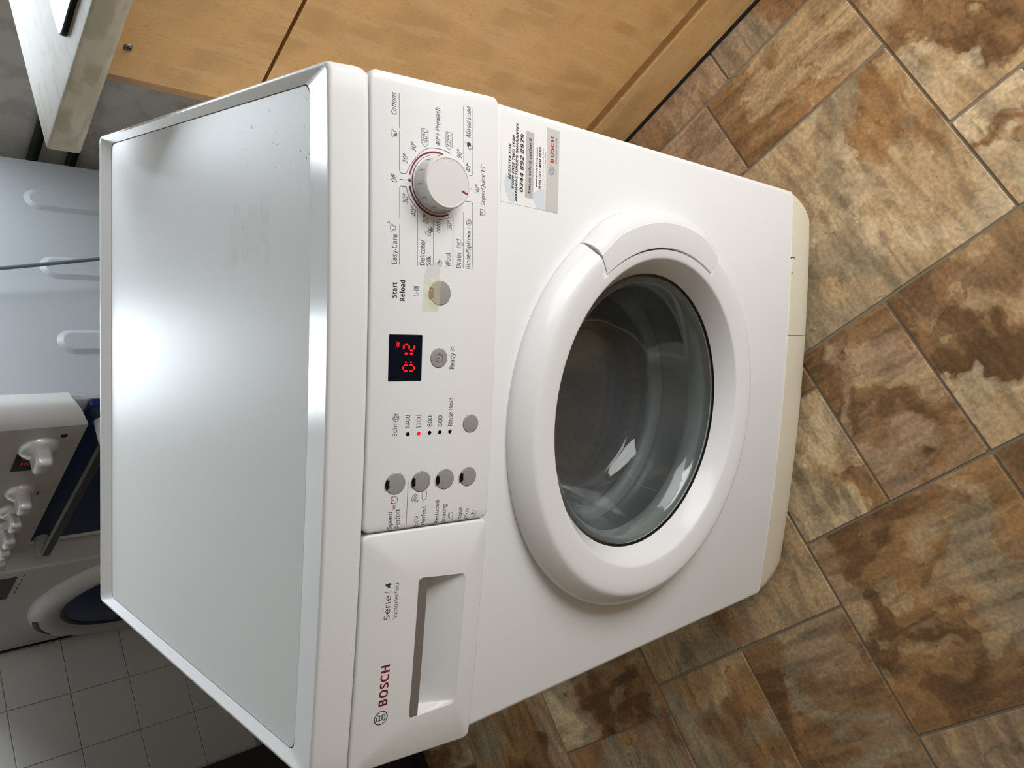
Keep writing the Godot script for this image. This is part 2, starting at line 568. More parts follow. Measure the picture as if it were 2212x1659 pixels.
func stone_picture(rect: Array, seeds: Array, sd: int, ppm: float) -> ImageTexture:
	var w := int((rect[1] - rect[0]) * ppm)
	var h := int((rect[3] - rect[2]) * ppm)
	var k7 := 700.0 / ppm
	var n1 := noise(sd, 0.009 * k7, 5).get_image(w, h).get_data()
	var n2 := noise(sd + 50, 0.009 * k7, 5).get_image(w, h).get_data()
	var fl := noise(sd + 90, 0.045 * k7, 5)
	fl.domain_warp_enabled = true
	fl.domain_warp_amplitude = 26.0
	fl.domain_warp_frequency = 0.012
	var strained := fl.get_image(maxi(8, w / 4), h) if sd % 3 else fl.get_image(w, maxi(8, h / 4))   # foliation along the tile
	strained.resize(w, h, Image.INTERPOLATE_CUBIC)
	var n3 := strained.get_data()
	var n4 := noise(sd + 130, 0.17 * k7, 3).get_image(w, h).get_data()
	var rg := noise(sd + 170, 0.005 * k7, 4)
	rg.fractal_type = FastNoiseLite.FRACTAL_RIDGED
	rg.domain_warp_enabled = true
	rg.domain_warp_amplitude = 24.0
	rg.domain_warp_frequency = 0.02
	var n5 := rg.get_image(w, h).get_data()
	var vn := noise(sd + 210, 0.028 * k7, 4)
	vn.fractal_type = FastNoiseLite.FRACTAL_RIDGED
	vn.domain_warp_enabled = true
	vn.domain_warp_amplitude = 18.0
	vn.domain_warp_frequency = 0.03
	var n6 := vn.get_image(w, h).get_data()
	var sx := PackedFloat32Array()
	var sy := PackedFloat32Array()
	var sc := PackedColorArray()
	for k in range(0, seeds.size(), 3):
		sc.append(STONE[seeds[k]])
		sx.append(seeds[k + 1])
		sy.append(seeds[k + 2])
	var px := PackedByteArray()
	px.resize(w * h * 3)
	var m := sx.size()
	var i := 0
	for y in h:
		var by: float = rect[2] + (y + 0.5) / ppm
		for x in w:
			var ax: float = rect[0] + (x + 0.5) / ppm + (n1[i] - 128) * 0.0007
			var ay: float = by + (n2[i] - 128) * 0.0007
			var d1 := 9.0
			var d2 := 9.0
			var k1 := 0
			var k2 := 0
			for k in m:
				var dx := ax - sx[k]
				var dy := ay - sy[k]
				var d := dx * dx + dy * dy
				if d < d1:
					d2 = d1
					k2 = k1
					d1 = d
					k1 = k
				elif d < d2:
					d2 = d
					k2 = k
			var c := sc[k1]
			var f := 1.0 + (n3[i] - 128) * 0.0017 + (n4[i] - 128) * 0.0009
			if n6[i] > 205: f *= 1.0 - (n6[i] - 205) * 0.0035 if n1[i] > 120 else 1.0 + (n6[i] - 205) * 0.0022
			if m > 1:
				var t := sqrt(d1) / (sqrt(d1) + sqrt(d2) + 1e-5)      # 0 at a seed, 0.5 at the border
				var blend := n2[i] > 118                              # some borders are flaked edges, some fade
				if blend: c = c.lerp(sc[k2], smoothstep(0.22, 0.5, t + (n3[i] - 128) * 0.0012) * 0.5)
				else:
					c = c.lerp(sc[k2], smoothstep(0.1, 0.5, t) * 0.3)
					if t > 0.485: f *= 1.10 if n1[i] > 128 else 0.86
			if n3[i] > 178: f *= 1.0 - (n3[i] - 178) * 0.0045
			if n5[i] > 232: f *= 1.0 - (n5[i] - 232) * 0.018
			elif n5[i] > 222: f *= 1.06
			px[i * 3] = int(clampf(c.r * f, 0, 1) * 255)
			px[i * 3 + 1] = int(clampf(c.g * f, 0, 1) * 255)
			px[i * 3 + 2] = int(clampf(c.b * f, 0, 1) * 255)
			i += 1
	return ImageTexture.create_from_image(Image.create_from_data(w, h, false, Image.FORMAT_RGB8, px))

func floor_tile(par: Node, r: Array, m: Material):
	# local x = A, z = -B; picture u along A, v along B
	var g := 0.0019
	var st := new_st()
	var x0: float = r[0] + g
	var x1: float = r[1] - g
	var z0: float = -r[3] + g
	var z1: float = -r[2] - g
	var c := 0.001
	var top := xz(rr(x0 + c, x1 - c, -z1 + c, -z0 - c, 0.0006, 1), 0.0)
	var low := xz(rr(x0, x1, -z1, -z0, 0.002, 1), -0.0016)
	var bot := xz(rr(x0, x1, -z1, -z0, 0.002, 1), -0.006)
	for l in [[bot, low], [low, top]]:
		var n: int = top.size()
		for i in n:
			var j := (i + 1) % n
			for p in [l[0][i], l[1][j], l[0][j], l[0][i], l[1][i], l[1][j]]:
				st.set_smooth_group(-1)
				st.set_uv(Vector2((p.x - r[0]) / (r[1] - r[0]), (-p.z - r[2]) / (r[3] - r[2])))
				st.add_vertex(p)
	var cc := Vector3((x0 + x1) / 2, 0, (z0 + z1) / 2)
	for i in top.size():
		var j := (i + 1) % top.size()
		for p in [cc, top[j], top[i]]:
			st.set_smooth_group(-1)
			st.set_uv(Vector2((p.x - r[0]) / (r[1] - r[0]), (-p.z - r[2]) / (r[3] - r[2])))
			st.add_vertex(p)
	obj("tile", st, m, par)

func build_floor():
	var st := new_st()
	rbox(st, Vector3(-1.75, -0.12, -2.16), Vector3(1.30, -0.0022, 1.52), 0.001)
	var fl := struct("floor", st, mats.grout, "stone-effect tiled floor in brown, cream and grey with grey joints", "floor")
	var T := [
		[0.203,0.66,-0.7,-0.375,["T",0.43,-0.38,"B",0.36,-0.40,"B",0.33,-0.40,"C",0.30,-0.42,"C",0.26,-0.39,"B",0.32,-0.47,"D",0.25,-0.47,"B",0.27,-0.49,"T",0.24,-0.43,"T",0.21,-0.47]],
		[0.053,0.203,-0.475,-0.375,["C",0.19,-0.39,"C",0.19,-0.43,"O",0.17,-0.40,"C",0.10,-0.39,"B",0.13,-0.43]],
		[0.357,0.502,-0.375,-0.122,["B",0.47,-0.32,"O",0.43,-0.34,"T",0.47,-0.28,"T",0.41,-0.32,"T",0.40,-0.28,"T",0.44,-0.23,"B",0.48,-0.17,"O",0.37,-0.27,"B",0.42,-0.17,"T",0.38,-0.37]],
		[0.502,0.66,-0.375,-0.175,["B",0.52,-0.26,"B",0.52,-0.30,"G",0.54,-0.20,"P",0.53,-0.23]],
		[0.502,0.66,-0.175,0.13,["P",0.53,-0.16,"P",0.53,-0.08,"B",0.53,-0.03]],
		[0.357,0.502,-0.122,0.13,["T",0.49,-0.09,"P",0.43,-0.10,"P",0.40,-0.12,"P",0.49,-0.04,"C",0.49,-0.11]],
		[0.053,0.357,-0.375,0.13,["B",0.34,-0.36,"G",0.33,-0.30,"O",0.27,-0.32,"T",0.24,-0.37,"C",0.33,-0.23,"G",0.30,-0.24,"T",0.32,-0.19,"T",0.21,-0.29,"T",0.18,-0.36,"C",0.11,-0.36,"T",0.15,-0.28,"C",0.22,-0.23,"G",0.20,-0.18,"C",0.15,-0.22,"C",0.09,-0.27,"G",0.13,-0.17,"T",0.09,-0.21,"G",0.07,-0.14]],
		[-0.198,0.053,-0.7,-0.176,["T",0.05,-0.29,"B",0.02,-0.32,"C",0.05,-0.24,"D",0.02,-0.21,"B",-0.02,-0.24,"D",-0.05,-0.22,"T",-0.03,-0.31,"D",-0.09,-0.26,"D",-0.14,-0.25,"C",-0.12,-0.20,"T",-0.15,-0.19,"T",-0.18,-0.21]],
		[-0.198,0.053,-0.176,-0.023,["B",0.04,-0.07,"B",0.06,-0.13,"P",-0.00,-0.15,"T",-0.04,-0.16,"D",-0.02,-0.05,"P",-0.05,-0.07,"D",-0.09,-0.10,"B",-0.10,-0.15,"P",-0.09,-0.06,"B",-0.14,-0.09,"P",-0.15,-0.04,"P",-0.17,-0.15]],
		[0,0.053,-0.023,0.13,["B",0.02,-0.01]],
		[-0.198,0,-0.023,0.127,["C",-0.02,-0.00,"C",-0.07,0.02,"T",-0.05,-0.02,"T",-0.10,-0.01,"B",-0.16,-0.01,"T",-0.12,0.04,"C",-0.16,0.07,"G",-0.13,0.08,"O",-0.16,0.01,"B",-0.14,0.00]],
		[-0.497,-0.198,-0.176,0.127,["B",-0.19,0.09,"D",-0.23,0.03,"B",-0.21,-0.03,"T",-0.21,-0.08,"O",-0.23,-0.15,"P",-0.26,0.10,"P",-0.30,0.09,"B",-0.27,0.04,"O",-0.28,0.01,"G",-0.29,-0.06,"G",-0.33,-0.09,"T",-0.36,-0.02,"D",-0.34,0.07,"T",-0.35,0.11,"B",-0.38,0.05,"G",-0.40,-0.07,"O",-0.42,0.08,"D",-0.46,0.03,"O",-0.47,0.09,"B",-0.44,-0.02]],
		[-0.497,-0.198,-0.7,-0.176,["D",-0.24,-0.18,"B",-0.23,-0.20]],
		[-0.299,0,0.127,0.529,["T",-0.18,0.14,"G",-0.23,0.17,"T",-0.27,0.15,"T",-0.25,0.22,"P",-0.27,0.27,"B",-0.26,0.33,"G",-0.28,0.38,"T",-0.29,0.24,"T",-0.27,0.48,"G",-0.27,0.40]],
		[-0.66,-0.299,0.127,0.328,["B",-0.30,0.29,"B",-0.34,0.28,"G",-0.34,0.23,"G",-0.40,0.23,"G",-0.45,0.21,"D",-0.39,0.29,"O",-0.46,0.27,"P",-0.33,0.15,"B",-0.40,0.16,"B",-0.46,0.14,"D",-0.44,0.29,"B",-0.50,0.26,"G",-0.51,0.19]],
		[-0.66,-0.299,0.328,0.529,["T",-0.32,0.39,"T",-0.36,0.37,"O",-0.32,0.42,"G",-0.39,0.44,"O",-0.38,0.34,"B",-0.43,0.40,"G",-0.43,0.50,"O",-0.43,0.35,"G",-0.47,0.35]],
		[-0.66,-0.497,-0.176,0.127,["T",-0.51,0.08,"P",-0.51,0.03,"G",-0.55,0.04,"P",-0.53,0.11]],
		[-0.35,-0.1,0.529,0.829,["B",-0.24,0.60,"D",-0.25,0.66,"G",-0.28,0.58,"P",-0.29,0.71,"D",-0.30,0.62,"O",-0.32,0.57,"G",-0.30,0.77,"C",-0.32,0.82,"D",-0.33,0.71,"T",-0.34,0.76]],
		[-0.66,-0.35,0.529,0.829,["O",-0.36,0.78,"G",-0.36,0.68,"O",-0.35,0.63,"G",-0.37,0.57,"G",-0.40,0.68,"B",-0.36,0.54]],
		[-0.66,-0.2,0.829,1.13,["B",-0.25,1.00,"P",-0.26,0.88,"G",-0.25,1.06,"B",-0.30,0.96,"O",-0.30,1.03,"P",-0.32,0.86,"G",-0.29,1.09,"D",-0.34,0.96]],
		[-0.298,0.2,1.13,1.43,["G",-0.25,1.21,"T",-0.26,1.15,"D",-0.25,1.26]],
		[-0.66,-0.298,1.13,1.43,["D",-0.30,1.15]],
	]
	var sd := 100
	for t in T:
		var m := mat(Color.WHITE, 0.42, 0.0, 0.4)
		m.albedo_texture = stone_picture(t, t[4], sd, 880.0)
		m.texture_repeat = false
		floor_tile(fl, t, m)
		sd += 7
	# the rest of the floor, out of the photograph or under the machine: three shared patterns
	var rest := []
	for k in 3:
		var m := mat(Color.WHITE, 0.42, 0.0, 0.4)
		m.albedo_texture = stone_picture([0, 0.3, 0, 0.3], [["T", 0.1, 0.05, "B", 0.2, 0.2, "G", 0.05, 0.25, "O", 0.25, 0.05], ["C", 0.1, 0.1, "T", 0.2, 0.05, "B", 0.25, 0.25, "P", 0.05, 0.25], ["D", 0.05, 0.1, "B", 0.15, 0.2, "P", 0.25, 0.1, "T", 0.25, 0.27]][k], 900 + k, 400.0)
		m.texture_repeat = false
		rest.append(m)
	var R := [[0, 0.357, 0.13, 0.529], [0.357, 0.66, 0.13, 0.529], [-0.1, 0.3, 0.529, 0.829], [0.3, 0.66, 0.529, 0.829], [-0.2, 0.2, 0.829, 1.13], [0.2, 0.66, 0.829, 1.13], [0.2, 0.66, 1.13, 1.43], [0.053, 0.203, -0.7, -0.475], [-0.66, -0.497, -0.7, -0.176]]
	for i in range(-3, 2):
		for j in range(-2, 0):
			R.append([-0.66 + 0.33 * (i + 0 if i >= 0 else i), -0.33 + 0.33 * i, -0.7 + 0.34 * j, -0.36 + 0.34 * j])
	for j in range(0, 6):
		for i in range(-3, 0):
			R.append([-0.66 + 0.33 * i, -0.33 + 0.33 * i, -0.7 + 0.34 * j, -0.36 + 0.34 * j])
	for i in range(0, 5):
		R.append([-0.66 + 0.35 * i, -0.31 + 0.35 * i, 1.43, 1.98])
	for j in range(0, 6):
		R.append([0.66, 1.12, -0.7 + 0.35 * j, -0.35 + 0.35 * j])
	var i2 := 0
	for r in R:
		floor_tile(fl, r, rest[i2 % 3])
		i2 += 1

# ------------------------------------------------------------------ the washing machine
func build_washing_machine():
	var W := thing("washing_machine", "white front-loading washing machine pulled out into the middle of the floor", "washing machine")
	body_part(W)
	lid_part(W)
	control_panel_part(W)
	drawer_part(W)
	door_part(W)
	plinth_part(W)
	sticker_part(W)

func bow(x: float) -> float:
	return 0.0118 * maxf(0.0, 1.0 - x * x / 0.0858)

func body_part(W: Node3D):
	var st := new_st()
	var hx := 0.299
	var r := 0.006
	var y0 := 0.0975
	var y1 := 0.700
	var c := Vector2(0, 0.441)
	# flat front with a round mouth
	var ring := PackedVector3Array()
	var out := PackedVector3Array()
	var angs := []
	var xr := hx - r
	for i in 160: angs.append(TAU * i / 160)
	for q in [Vector2(xr, y1), Vector2(-xr, y1), Vector2(-xr, y0), Vector2(xr, y0)]:
		angs.append(fposmod((q - c).angle(), TAU))
	angs.sort()
	for t in angs:
		var d := Vector2(cos(t), sin(t))
		ring.append(Vector3(c.x + d.x * 0.168, c.y + d.y * 0.168, bow(c.x + d.x * 0.168)))
		var k := 1e9
		if absf(d.x) > 1e-6: k = minf(k, ((xr if d.x > 0 else -xr) - c.x) / d.x)
		if absf(d.y) > 1e-6: k = minf(k, ((y1 if d.y > 0 else y0) - c.y) / d.y)
		out.append(Vector3(c.x + d.x * k, c.y + d.y * k, 0))
	var prev_l := PackedVector3Array()
	for k in 9:                             # the sheet bows forward in plan
		var l := PackedVector3Array()
		for i in ring.size():
			var p := out[i].lerp(ring[i], k / 8.0)
			l.append(Vector3(p.x, p.y, bow(p.x)))
		if k > 0: loft(st, prev_l, l, 1)
		prev_l = l
	var lip := PackedVector3Array()
	for p in ring: lip.append(p + Vector3(0, 0, -0.03))
	loft(st, ring, lip, 2)
	for s in [-1.0, 1.0]:
		var prev := Vector2(xr * s, 0)
		for i in range(1, 7):
			var t := deg_to_rad(15.0 * i)
			var nx := Vector2((xr + r * sin(t)) * s, -r + r * cos(t))
			var c4 := [Vector3(prev.x, y0, prev.y), Vector3(nx.x, y0, nx.y), Vector3(nx.x, y1, nx.y), Vector3(prev.x, y1, prev.y)]
			if s < 0: c4.reverse()
			quad(st, c4[0], c4[1], c4[2], c4[3], 1)
			prev = nx
		quad(st, Vector3(hx * s, y0, -r), Vector3(hx * s, y0, -0.546), Vector3(hx * s, y1, -0.546), Vector3(hx * s, y1, -r), -1)
	quad(st, Vector3(hx, y0, -0.546), Vector3(-hx, y0, -0.546), Vector3(-hx, y1, -0.546), Vector3(hx, y1, -0.546), 5)
	quad(st, Vector3(-hx, y0, -0.546), Vector3(hx, y0, -0.546), Vector3(hx, y0, -r), Vector3(-hx, y0, -r), 6)
	obj("cabinet_body", st, mats.enamel, W)
	st = new_st()
	rbox(st, Vector3(-0.285, 0.03, -0.54), Vector3(0.285, 0.097, -0.035), 0.002)
	obj("base_tray", st, mats.dark_body, W)
	# upper part behind the control panel, and the dark gap behind the panel joints
	st = new_st()
	rbox(st, Vector3(-0.2975, 0.695, -0.546), Vector3(0.2975, 0.8168, -0.027), 0.003)
	obj("upper_body", st, mats.enamel, W)
	st = new_st()
	rbox(st, Vector3(-0.294, 0.70, -0.0268), Vector3(0.294, 0.8165, -0.0215), 0.001)
	obj("joint_backing", st, mats.seam, W)
	for p in [Vector2(-0.25, -0.06), Vector2(0.25, -0.06), Vector2(-0.25, -0.49), Vector2(0.25, -0.49)]:
		st = new_st()
		lathe(st, [Vector2(0, 0.0005), Vector2(0.02, 0.0005), Vector2(0.022, 0.004), Vector2(0.022, 0.012), Vector2(0.008, 0.014), Vector2(0.008, 0.032), Vector2(0, 0.032)], Vector3(p.x, 0, p.y), Basis(Vector3.RIGHT, -PI / 2), 20)
		obj("foot", st, mats.black, W)

func lid_loop(hx: float, zf: float, zb: float, y: float, r: float) -> PackedVector3Array:
	var l := rr(-hx, hx, zf, -zb, r, 4, 24)         # first half is the back edge, second the front
	var o := PackedVector3Array()
	for p in l:
		var z := -p.y
		var b: float = BOW * (1.0 - p.x * p.x / 0.09) * clampf((z + 0.3) / 0.28, 0.0, 1.0)
		o.append(Vector3(p.x, y, z + b))
	return o

func lid_part(W: Node3D):
	# rr wants y0 < y1: y0 = -front z, y1 = -back z
	var L := []
	for q in [[0.2905, 0.0115, -0.546, 0.8176, 0.004], [0.2952, 0.0088, -0.546, 0.8186, 0.006], [0.2982, 0.0098, -0.546, 0.8216, 0.007], [0.299, 0.0112, -0.5463, 0.826, 0.007], [0.299, 0.0178, -0.5463, 0.8455, 0.007], [0.2985, 0.0188, -0.5458, 0.8473, 0.007], [0.297, 0.0205, -0.5445, 0.848, 0.006], [0.2955, 0.0222, -0.543, 0.8479, 0.006]]:
		L.append(lid_loop(q[0], q[1], q[2], q[3], q[4]))
	var st := new_st()
	for i in L.size() - 1: loft(st, L[i], L[i + 1], 1)
	# broad inner bevel running down to the panel
	var bev := lid_loop(0.2888, 0.0585, -0.5235, 0.8412, 0.008)
	var dn := lid_loop(0.2884, 0.0592, -0.523, 0.836, 0.008)
	loft(st, L[L.size() - 1], bev, -1)
	loft(st, bev, dn, 4)
	cap(st, L[0], 5, true)
	obj("worktop_frame", st, mats.white, W)
	# top panel with specks and drying marks
	var S := 1024
	var im := Image.create(S, S, false, Image.FORMAT_RGB8)
	im.fill(Color(0.885, 0.895, 0.90))
	var rng := RandomNumberGenerator.new()
	rng.seed = 5
	for k in 26:                                  # chipped specks near the front right corner
		var u := rng.randf_range(0.88, 0.985)
		var v := rng.randf_range(0.03, 0.26) if k > 5 else rng.randf_range(0.004, 0.03)
		var sz := rng.randi_range(1, 2)
		im.fill_rect(Rect2i(int(v * S), int((1.0 - u) * S), sz, sz + rng.randi_range(0, 1)), Color(0.32, 0.24, 0.2))
	for k in 26:
		im.fill_rect(Rect2i(rng.randi_range(0, S - 3), rng.randi_range(0, S - 3), 1, 1), Color(0.6, 0.58, 0.57))
	var nz := noise(71, 0.03, 3)
	for q in [[0.275, 0.20, 0.030, 0.045], [0.24, 0.235, 0.014, 0.018], [0.30, 0.25, 0.03, 0.018], [0.16, 0.16, 0.02, 0.026], [0.15, 0.235, 0.012, 0.02], [0.20, 0.20, 0.05, 0.04]]:
		for y in range(int((q[1] - q[3] * 1.5) * S), int((q[1] + q[3] * 1.5) * S)):
			for x in range(int((q[0] - q[2] * 1.5) * S), int((q[0] + q[2] * 1.5) * S)):
				if x < 0 or y < 0 or x >= S or y >= S: continue
				var d := Vector2((x - q[0] * S) / (q[2] * S), (y - q[1] * S) / (q[3] * S)).length() + nz.get_noise_2d(x, y) * 0.5
				var f := 0.010 * exp(-pow((d - 0.85) / 0.1, 2.0)) + (0.005 if d < 0.85 else 0.0)
				if f > 0.002:
					im.set_pixel(x, y, im.get_pixel(x, y).darkened(f * 2.0))
	var pm := mat(Color.WHITE, 0.34, 0.0, 0.45)
	pm.albedo_texture = ImageTexture.create_from_image(im)
	st = new_st()
	var pl := lid_loop(0.2878, 0.0592, -0.5216, 0.8409, 0.009)
	var h := pl.size() / 2
	for i in h - 1:
		var idx := [i, pl.size() - 2 - i, i + 1, i, pl.size() - 1 - i, pl.size() - 2 - i]
		for k in idx:
			var p := pl[k]
			st.set_smooth_group(2)
			st.set_uv(Vector2((p.z + 0.05) / -0.49, (0.2872 - p.x) / 0.5744))
			st.add_vertex(p)
	obj("top_panel", st, pm, W)

func slab(st: SurfaceTool, x0: float, x1: float, y0: float, y1: float, r: float, hole := PackedVector2Array()):
	var sub := 20
	var b := bend(xy(rr(x0, x1, y0, y1, r, 5, sub), -0.0115))
	var m := bend(xy(rr(x0, x1, y0, y1, r, 5, sub), -0.0022))
	var k := bend(xy(rr(x0 + 0.0006, x1 - 0.0006, y0 + 0.0006, y1 - 0.0006, r, 5, sub), -0.0008))
	var f := bend(xy(rr(x0 + 0.002, x1 - 0.002, y0 + 0.002, y1 - 0.002, r, 5, sub), 0.0))
	loft(st, b, m, 1); loft(st, m, k, 1); loft(st, k, f, 1)
	if hole.is_empty(): fill_strip(st, f, 1)
	else: loft(st, f, bend(xy(hole, 0.0)), 1)

func ink(par: Node, n: String, st: SurfaceTool, m: Material, onto_panel := true):
	obj(n, bent(st) if onto_panel else st, m, par)

func control_panel_part(W: Node3D):
	var st := new_st()
	slab(st, -0.0796, 0.2988, -0.1258, -0.0012, 0.006)
	var P := obj("control_panel", st, mats.white, W)
	# printed words
	var words := [
		["Cottons",0.2652,-0.0240,0.0184,0.0049,"i"],
		["Off",0.2111,-0.0240,0.0072,0.0049,"i"],
		["20°",0.2280,-0.0341,0.0083,0.0045,"i"],
		["30°",0.2385,-0.0417,0.0083,0.0048,"i"],
		["40°C",0.2472,-0.0527,0.0117,0.0045,"i"],
		["40°+ Prewash",0.2469,-0.0650,0.0321,0.0046,"i"],
		["60°C",0.2479,-0.0761,0.0120,0.0044,"i"],
		["90°",0.2396,-0.0863,0.0081,0.0045,"i"],
		["Mixed Load",0.2588,-0.0957,0.0266,0.0046,"i"],
		["40°",0.2292,-0.0955,0.0080,0.0049,"i"],
		["30°",0.2117,-0.1049,0.0083,0.0047,"i"],
		["SuperQuick 15'",0.2026,-0.1108,0.0353,0.0043,"i"],
		["30°",0.1952,-0.0342,0.0083,0.0046,"i"],
		["40°",0.1858,-0.0418,0.0083,0.0044,"i"],
		["Easy-Care",0.1456,-0.0246,0.0239,0.0047,"r"],
		["30°",0.1809,-0.0535,0.0084,0.0047,"i"],
		["Delicate/",0.1463,-0.0508,0.0212,0.0047,"r"],
		["Silk",0.1463,-0.0567,0.0082,0.0043,"r"],
		["cold",0.1744,-0.0655,0.0097,0.0046,"i"],
		["30°",0.1781,-0.0768,0.0079,0.0049,"i"],
		["Wool",0.1467,-0.0759,0.0113,0.0047,"r"],
		["Drain",0.1465,-0.0867,0.0123,0.0047,"r"],
		["Rinse/Spin",0.1465,-0.0963,0.0254,0.0046,"r"],
		["/",0.1808,-0.0970,0.0015,0.0046,"i"],
		["Start",0.1178,-0.0251,0.0128,0.0047,"b"],
		["Reload",0.1156,-0.0324,0.0173,0.0046,"b"],
		["Ready in",0.0586,-0.0823,0.0195,0.0046,"r"],
		["Spin",0.0023,-0.0285,0.0104,0.0044,"r"],
		["1400",0.0083,-0.0404,0.0115,0.0044,"r"],
		["1200",0.0079,-0.0511,0.0116,0.0044,"r"],
		["800",0.0087,-0.0619,0.0096,0.0044,"r"],
		["600",0.0084,-0.0723,0.0097,0.0043,"r"],
		["Rinse Hold",0.0085,-0.0827,0.0247,0.0044,"r"],
		["Speed",-0.0777,-0.0271,0.0148,0.0042,"r"],
		["Perfect",-0.0779,-0.0345,0.0169,0.0043,"r"],
		["Eco",-0.0784,-0.0524,0.0090,0.0046,"r"],
		["Perfect",-0.0781,-0.0596,0.0167,0.0040,"r"],
		["Reduced",-0.0784,-0.0729,0.0206,0.0037,"r"],
		["Ironing",-0.0781,-0.0805,0.0163,0.0040,"r"],
		["Aqua",-0.0781,-0.0974,0.0118,0.0040,"r"],
		["Plus",-0.0780,-0.1044,0.0098,0.0040,"r"]
	]
	var sr := new_st()
	var sb := new_st()
	for w in words:
		if w[5] == "b":
			var sw := new_st()
			letters(sw, w[0], w[1], w[2], w[3], w[4], w[5])
			ink(P, "bold_text", sw, mats.ink_dark)
		else: letters(sr, w[0], w[1], w[2], w[3], w[4], w[5])
	# printed lines, tags and symbols
	var lw := 0.00042
	ribbon(sr, [Vector2(0.2832, -0.0264), Vector2(0.222, -0.0264), Vector2(0.2202, -0.027), Vector2(0.2194, -0.0285), Vector2(0.2197, -0.0326)], lw)
	ribbon(sr, [Vector2(0.2197, -0.0326), Vector2(0.226, -0.0355), Vector2(0.2317, -0.0397), Vector2(0.237, -0.0443), Vector2(0.2411, -0.049), Vector2(0.2435, -0.053), Vector2(0.2444, -0.0575), Vector2(0.2446, -0.062), Vector2(0.2445, -0.0662), Vector2(0.2437, -0.071), Vector2(0.2423, -0.0751)], lw)
	ribbon(sr, [Vector2(0.2093, -0.0326), Vector2(0.2091, -0.0281), Vector2(0.2078, -0.0266), Vector2(0.1455, -0.0269)], lw)
	ribbon(sr, [Vector2(0.2093, -0.0326), Vector2(0.2045, -0.0338), Vector2(0.2006, -0.0356), Vector2(0.196, -0.0392), Vector2(0.1922, -0.0434), Vector2(0.1457, -0.0438)], lw)
	ribbon(sr, [Vector2(0.2144, -0.0265), Vector2(0.2145, -0.032)], lw)
	ribbon(sr, [Vector2(0.1461, -0.0592), Vector2(0.1857, -0.0589), Vector2(0.1856, -0.0648), Vector2(0.187, -0.071), Vector2(0.1896, -0.0781), Vector2(0.1463, -0.0786)], lw)
	ribbon(sr, [Vector2(0.1945, -0.0888), Vector2(0.1465, -0.0892)], lw)
	ribbon(sr, [Vector2(0.2845, -0.0885), Vector2(0.2366, -0.0886)], lw)
	ribbon(sr, [Vector2(0.2846, -0.098), Vector2(0.228, -0.0978), Vector2(0.2269, -0.0965), Vector2(0.2265, -0.0942)], lw)
	ribbon(sr, [Vector2(0.204, -0.0907), Vector2(0.2042, -0.0967), Vector2(0.2031, -0.098), Vector2(0.1465, -0.0984)], lw)
	ribbon(sr, [Vector2(0.2154, -0.0956), Vector2(0.2154, -0.0981)], lw)
	ribbon(sr, [Vector2(-0.0775, -0.041), Vector2(-0.0378, -0.041)], lw)
	for t in [[Vector2(0.259, -0.0472), Vector2(0.2591, -0.0533), Vector2(0.2469, -0.0533), Vector2(0.2441, -0.0504), Vector2(0.247, -0.0472)], [Vector2(0.2599, -0.0707), Vector2(0.2601, -0.0769), Vector2(0.248, -0.0769), Vector2(0.2451, -0.0739), Vector2(0.2479, -0.0707)], [Vector2(-0.0485, -0.0553), Vector2(-0.0485, -0.0597), Vector2(-0.054, -0.0597), Vector2(-0.0565, -0.0575), Vector2(-0.054, -0.0553)]]:
		ribbon(sr, t, 0.0004, 0.00012, true)
	# shirts
	shirt(sr, Vector2(0.1747, -0.0205), 0.0042, false)
	letters(sr, "2", 0.1778, -0.0178, 0.0016, 0.0022, "r")
	shirt(sr, Vector2(0.2504, -0.0212), 0.0042, false)
	for q in [Vector2(0.2488, -0.0236), Vector2(0.2505, -0.0236), Vector2(0.2497, -0.0224)]: poly(sr, circle2(q, 0.0007, 12))
	shirt(sr, Vector2(0.2508, -0.0952), 0.0035, false)
	shirt(sb, Vector2(0.2528, -0.0938), 0.0035, true)
	letters(sr, "?", 0.2535, -0.0915, 0.0014, 0.0018, "r")
	# clock, dress with butterfly, wool, drain, rinse and spin
	ribbon(sr, arc(Vector2(0.1965, -0.1086), 0.0026, 0, 360), 0.0004)
	for a in [45.0, 135.0]: ribbon(sr, arc(Vector2(0.1965, -0.1086), 0.0033, a - 14, a + 14, 6), 0.0007)
	for a in [-0.001, -0.0003, 0.0004]: ribbon(sr, [Vector2(0.1965 + a, -0.1084), Vector2(0.1967 + a, -0.1066)], 0.0003)
	ribbon(sr, [Vector2(0.1712, -0.0545), Vector2(0.1727, -0.0525), Vector2(0.1724, -0.051), Vector2(0.1742, -0.051), Vector2(0.174, -0.0525), Vector2(0.1752, -0.054)], 0.0004)
	ribbon(sr, [Vector2(0.1712, -0.0545), Vector2(0.1708, -0.056), Vector2(0.174, -0.056)], 0.0004)
	for q in [[0.175, -0.0553, 0.0014], [0.1774, -0.0553, 0.0014], [0.1753, -0.0572, 0.0010], [0.1771, -0.0572, 0.0010]]: ribbon(sr, arc(Vector2(q[0], q[1]), q[2], 0, 360, 14), 0.0004)
	ribbon(sr, spiral(Vector2(0.1493, -0.0642), 0.0017, 2.0), 0.0004)
	ribbon(sr, [Vector2(0.1466, -0.0645), Vector2(0.147, -0.0672), Vector2(0.1512, -0.0672), Vector2(0.152, -0.0645)], 0.0004)
	ribbon(sr, [Vector2(0.1635, -0.0815), Vector2(0.164, -0.0858), Vector2(0.1662, -0.0858), Vector2(0.1662, -0.0835), Vector2(0.1676, -0.0835), Vector2(0.1676, -0.0858), Vector2(0.1704, -0.0858), Vector2(0.171, -0.0815)], 0.0004)
	ribbon(sr, [Vector2(0.1652, -0.0868), Vector2(0.1669, -0.0885), Vector2(0.1688, -0.0868)], 0.0005)
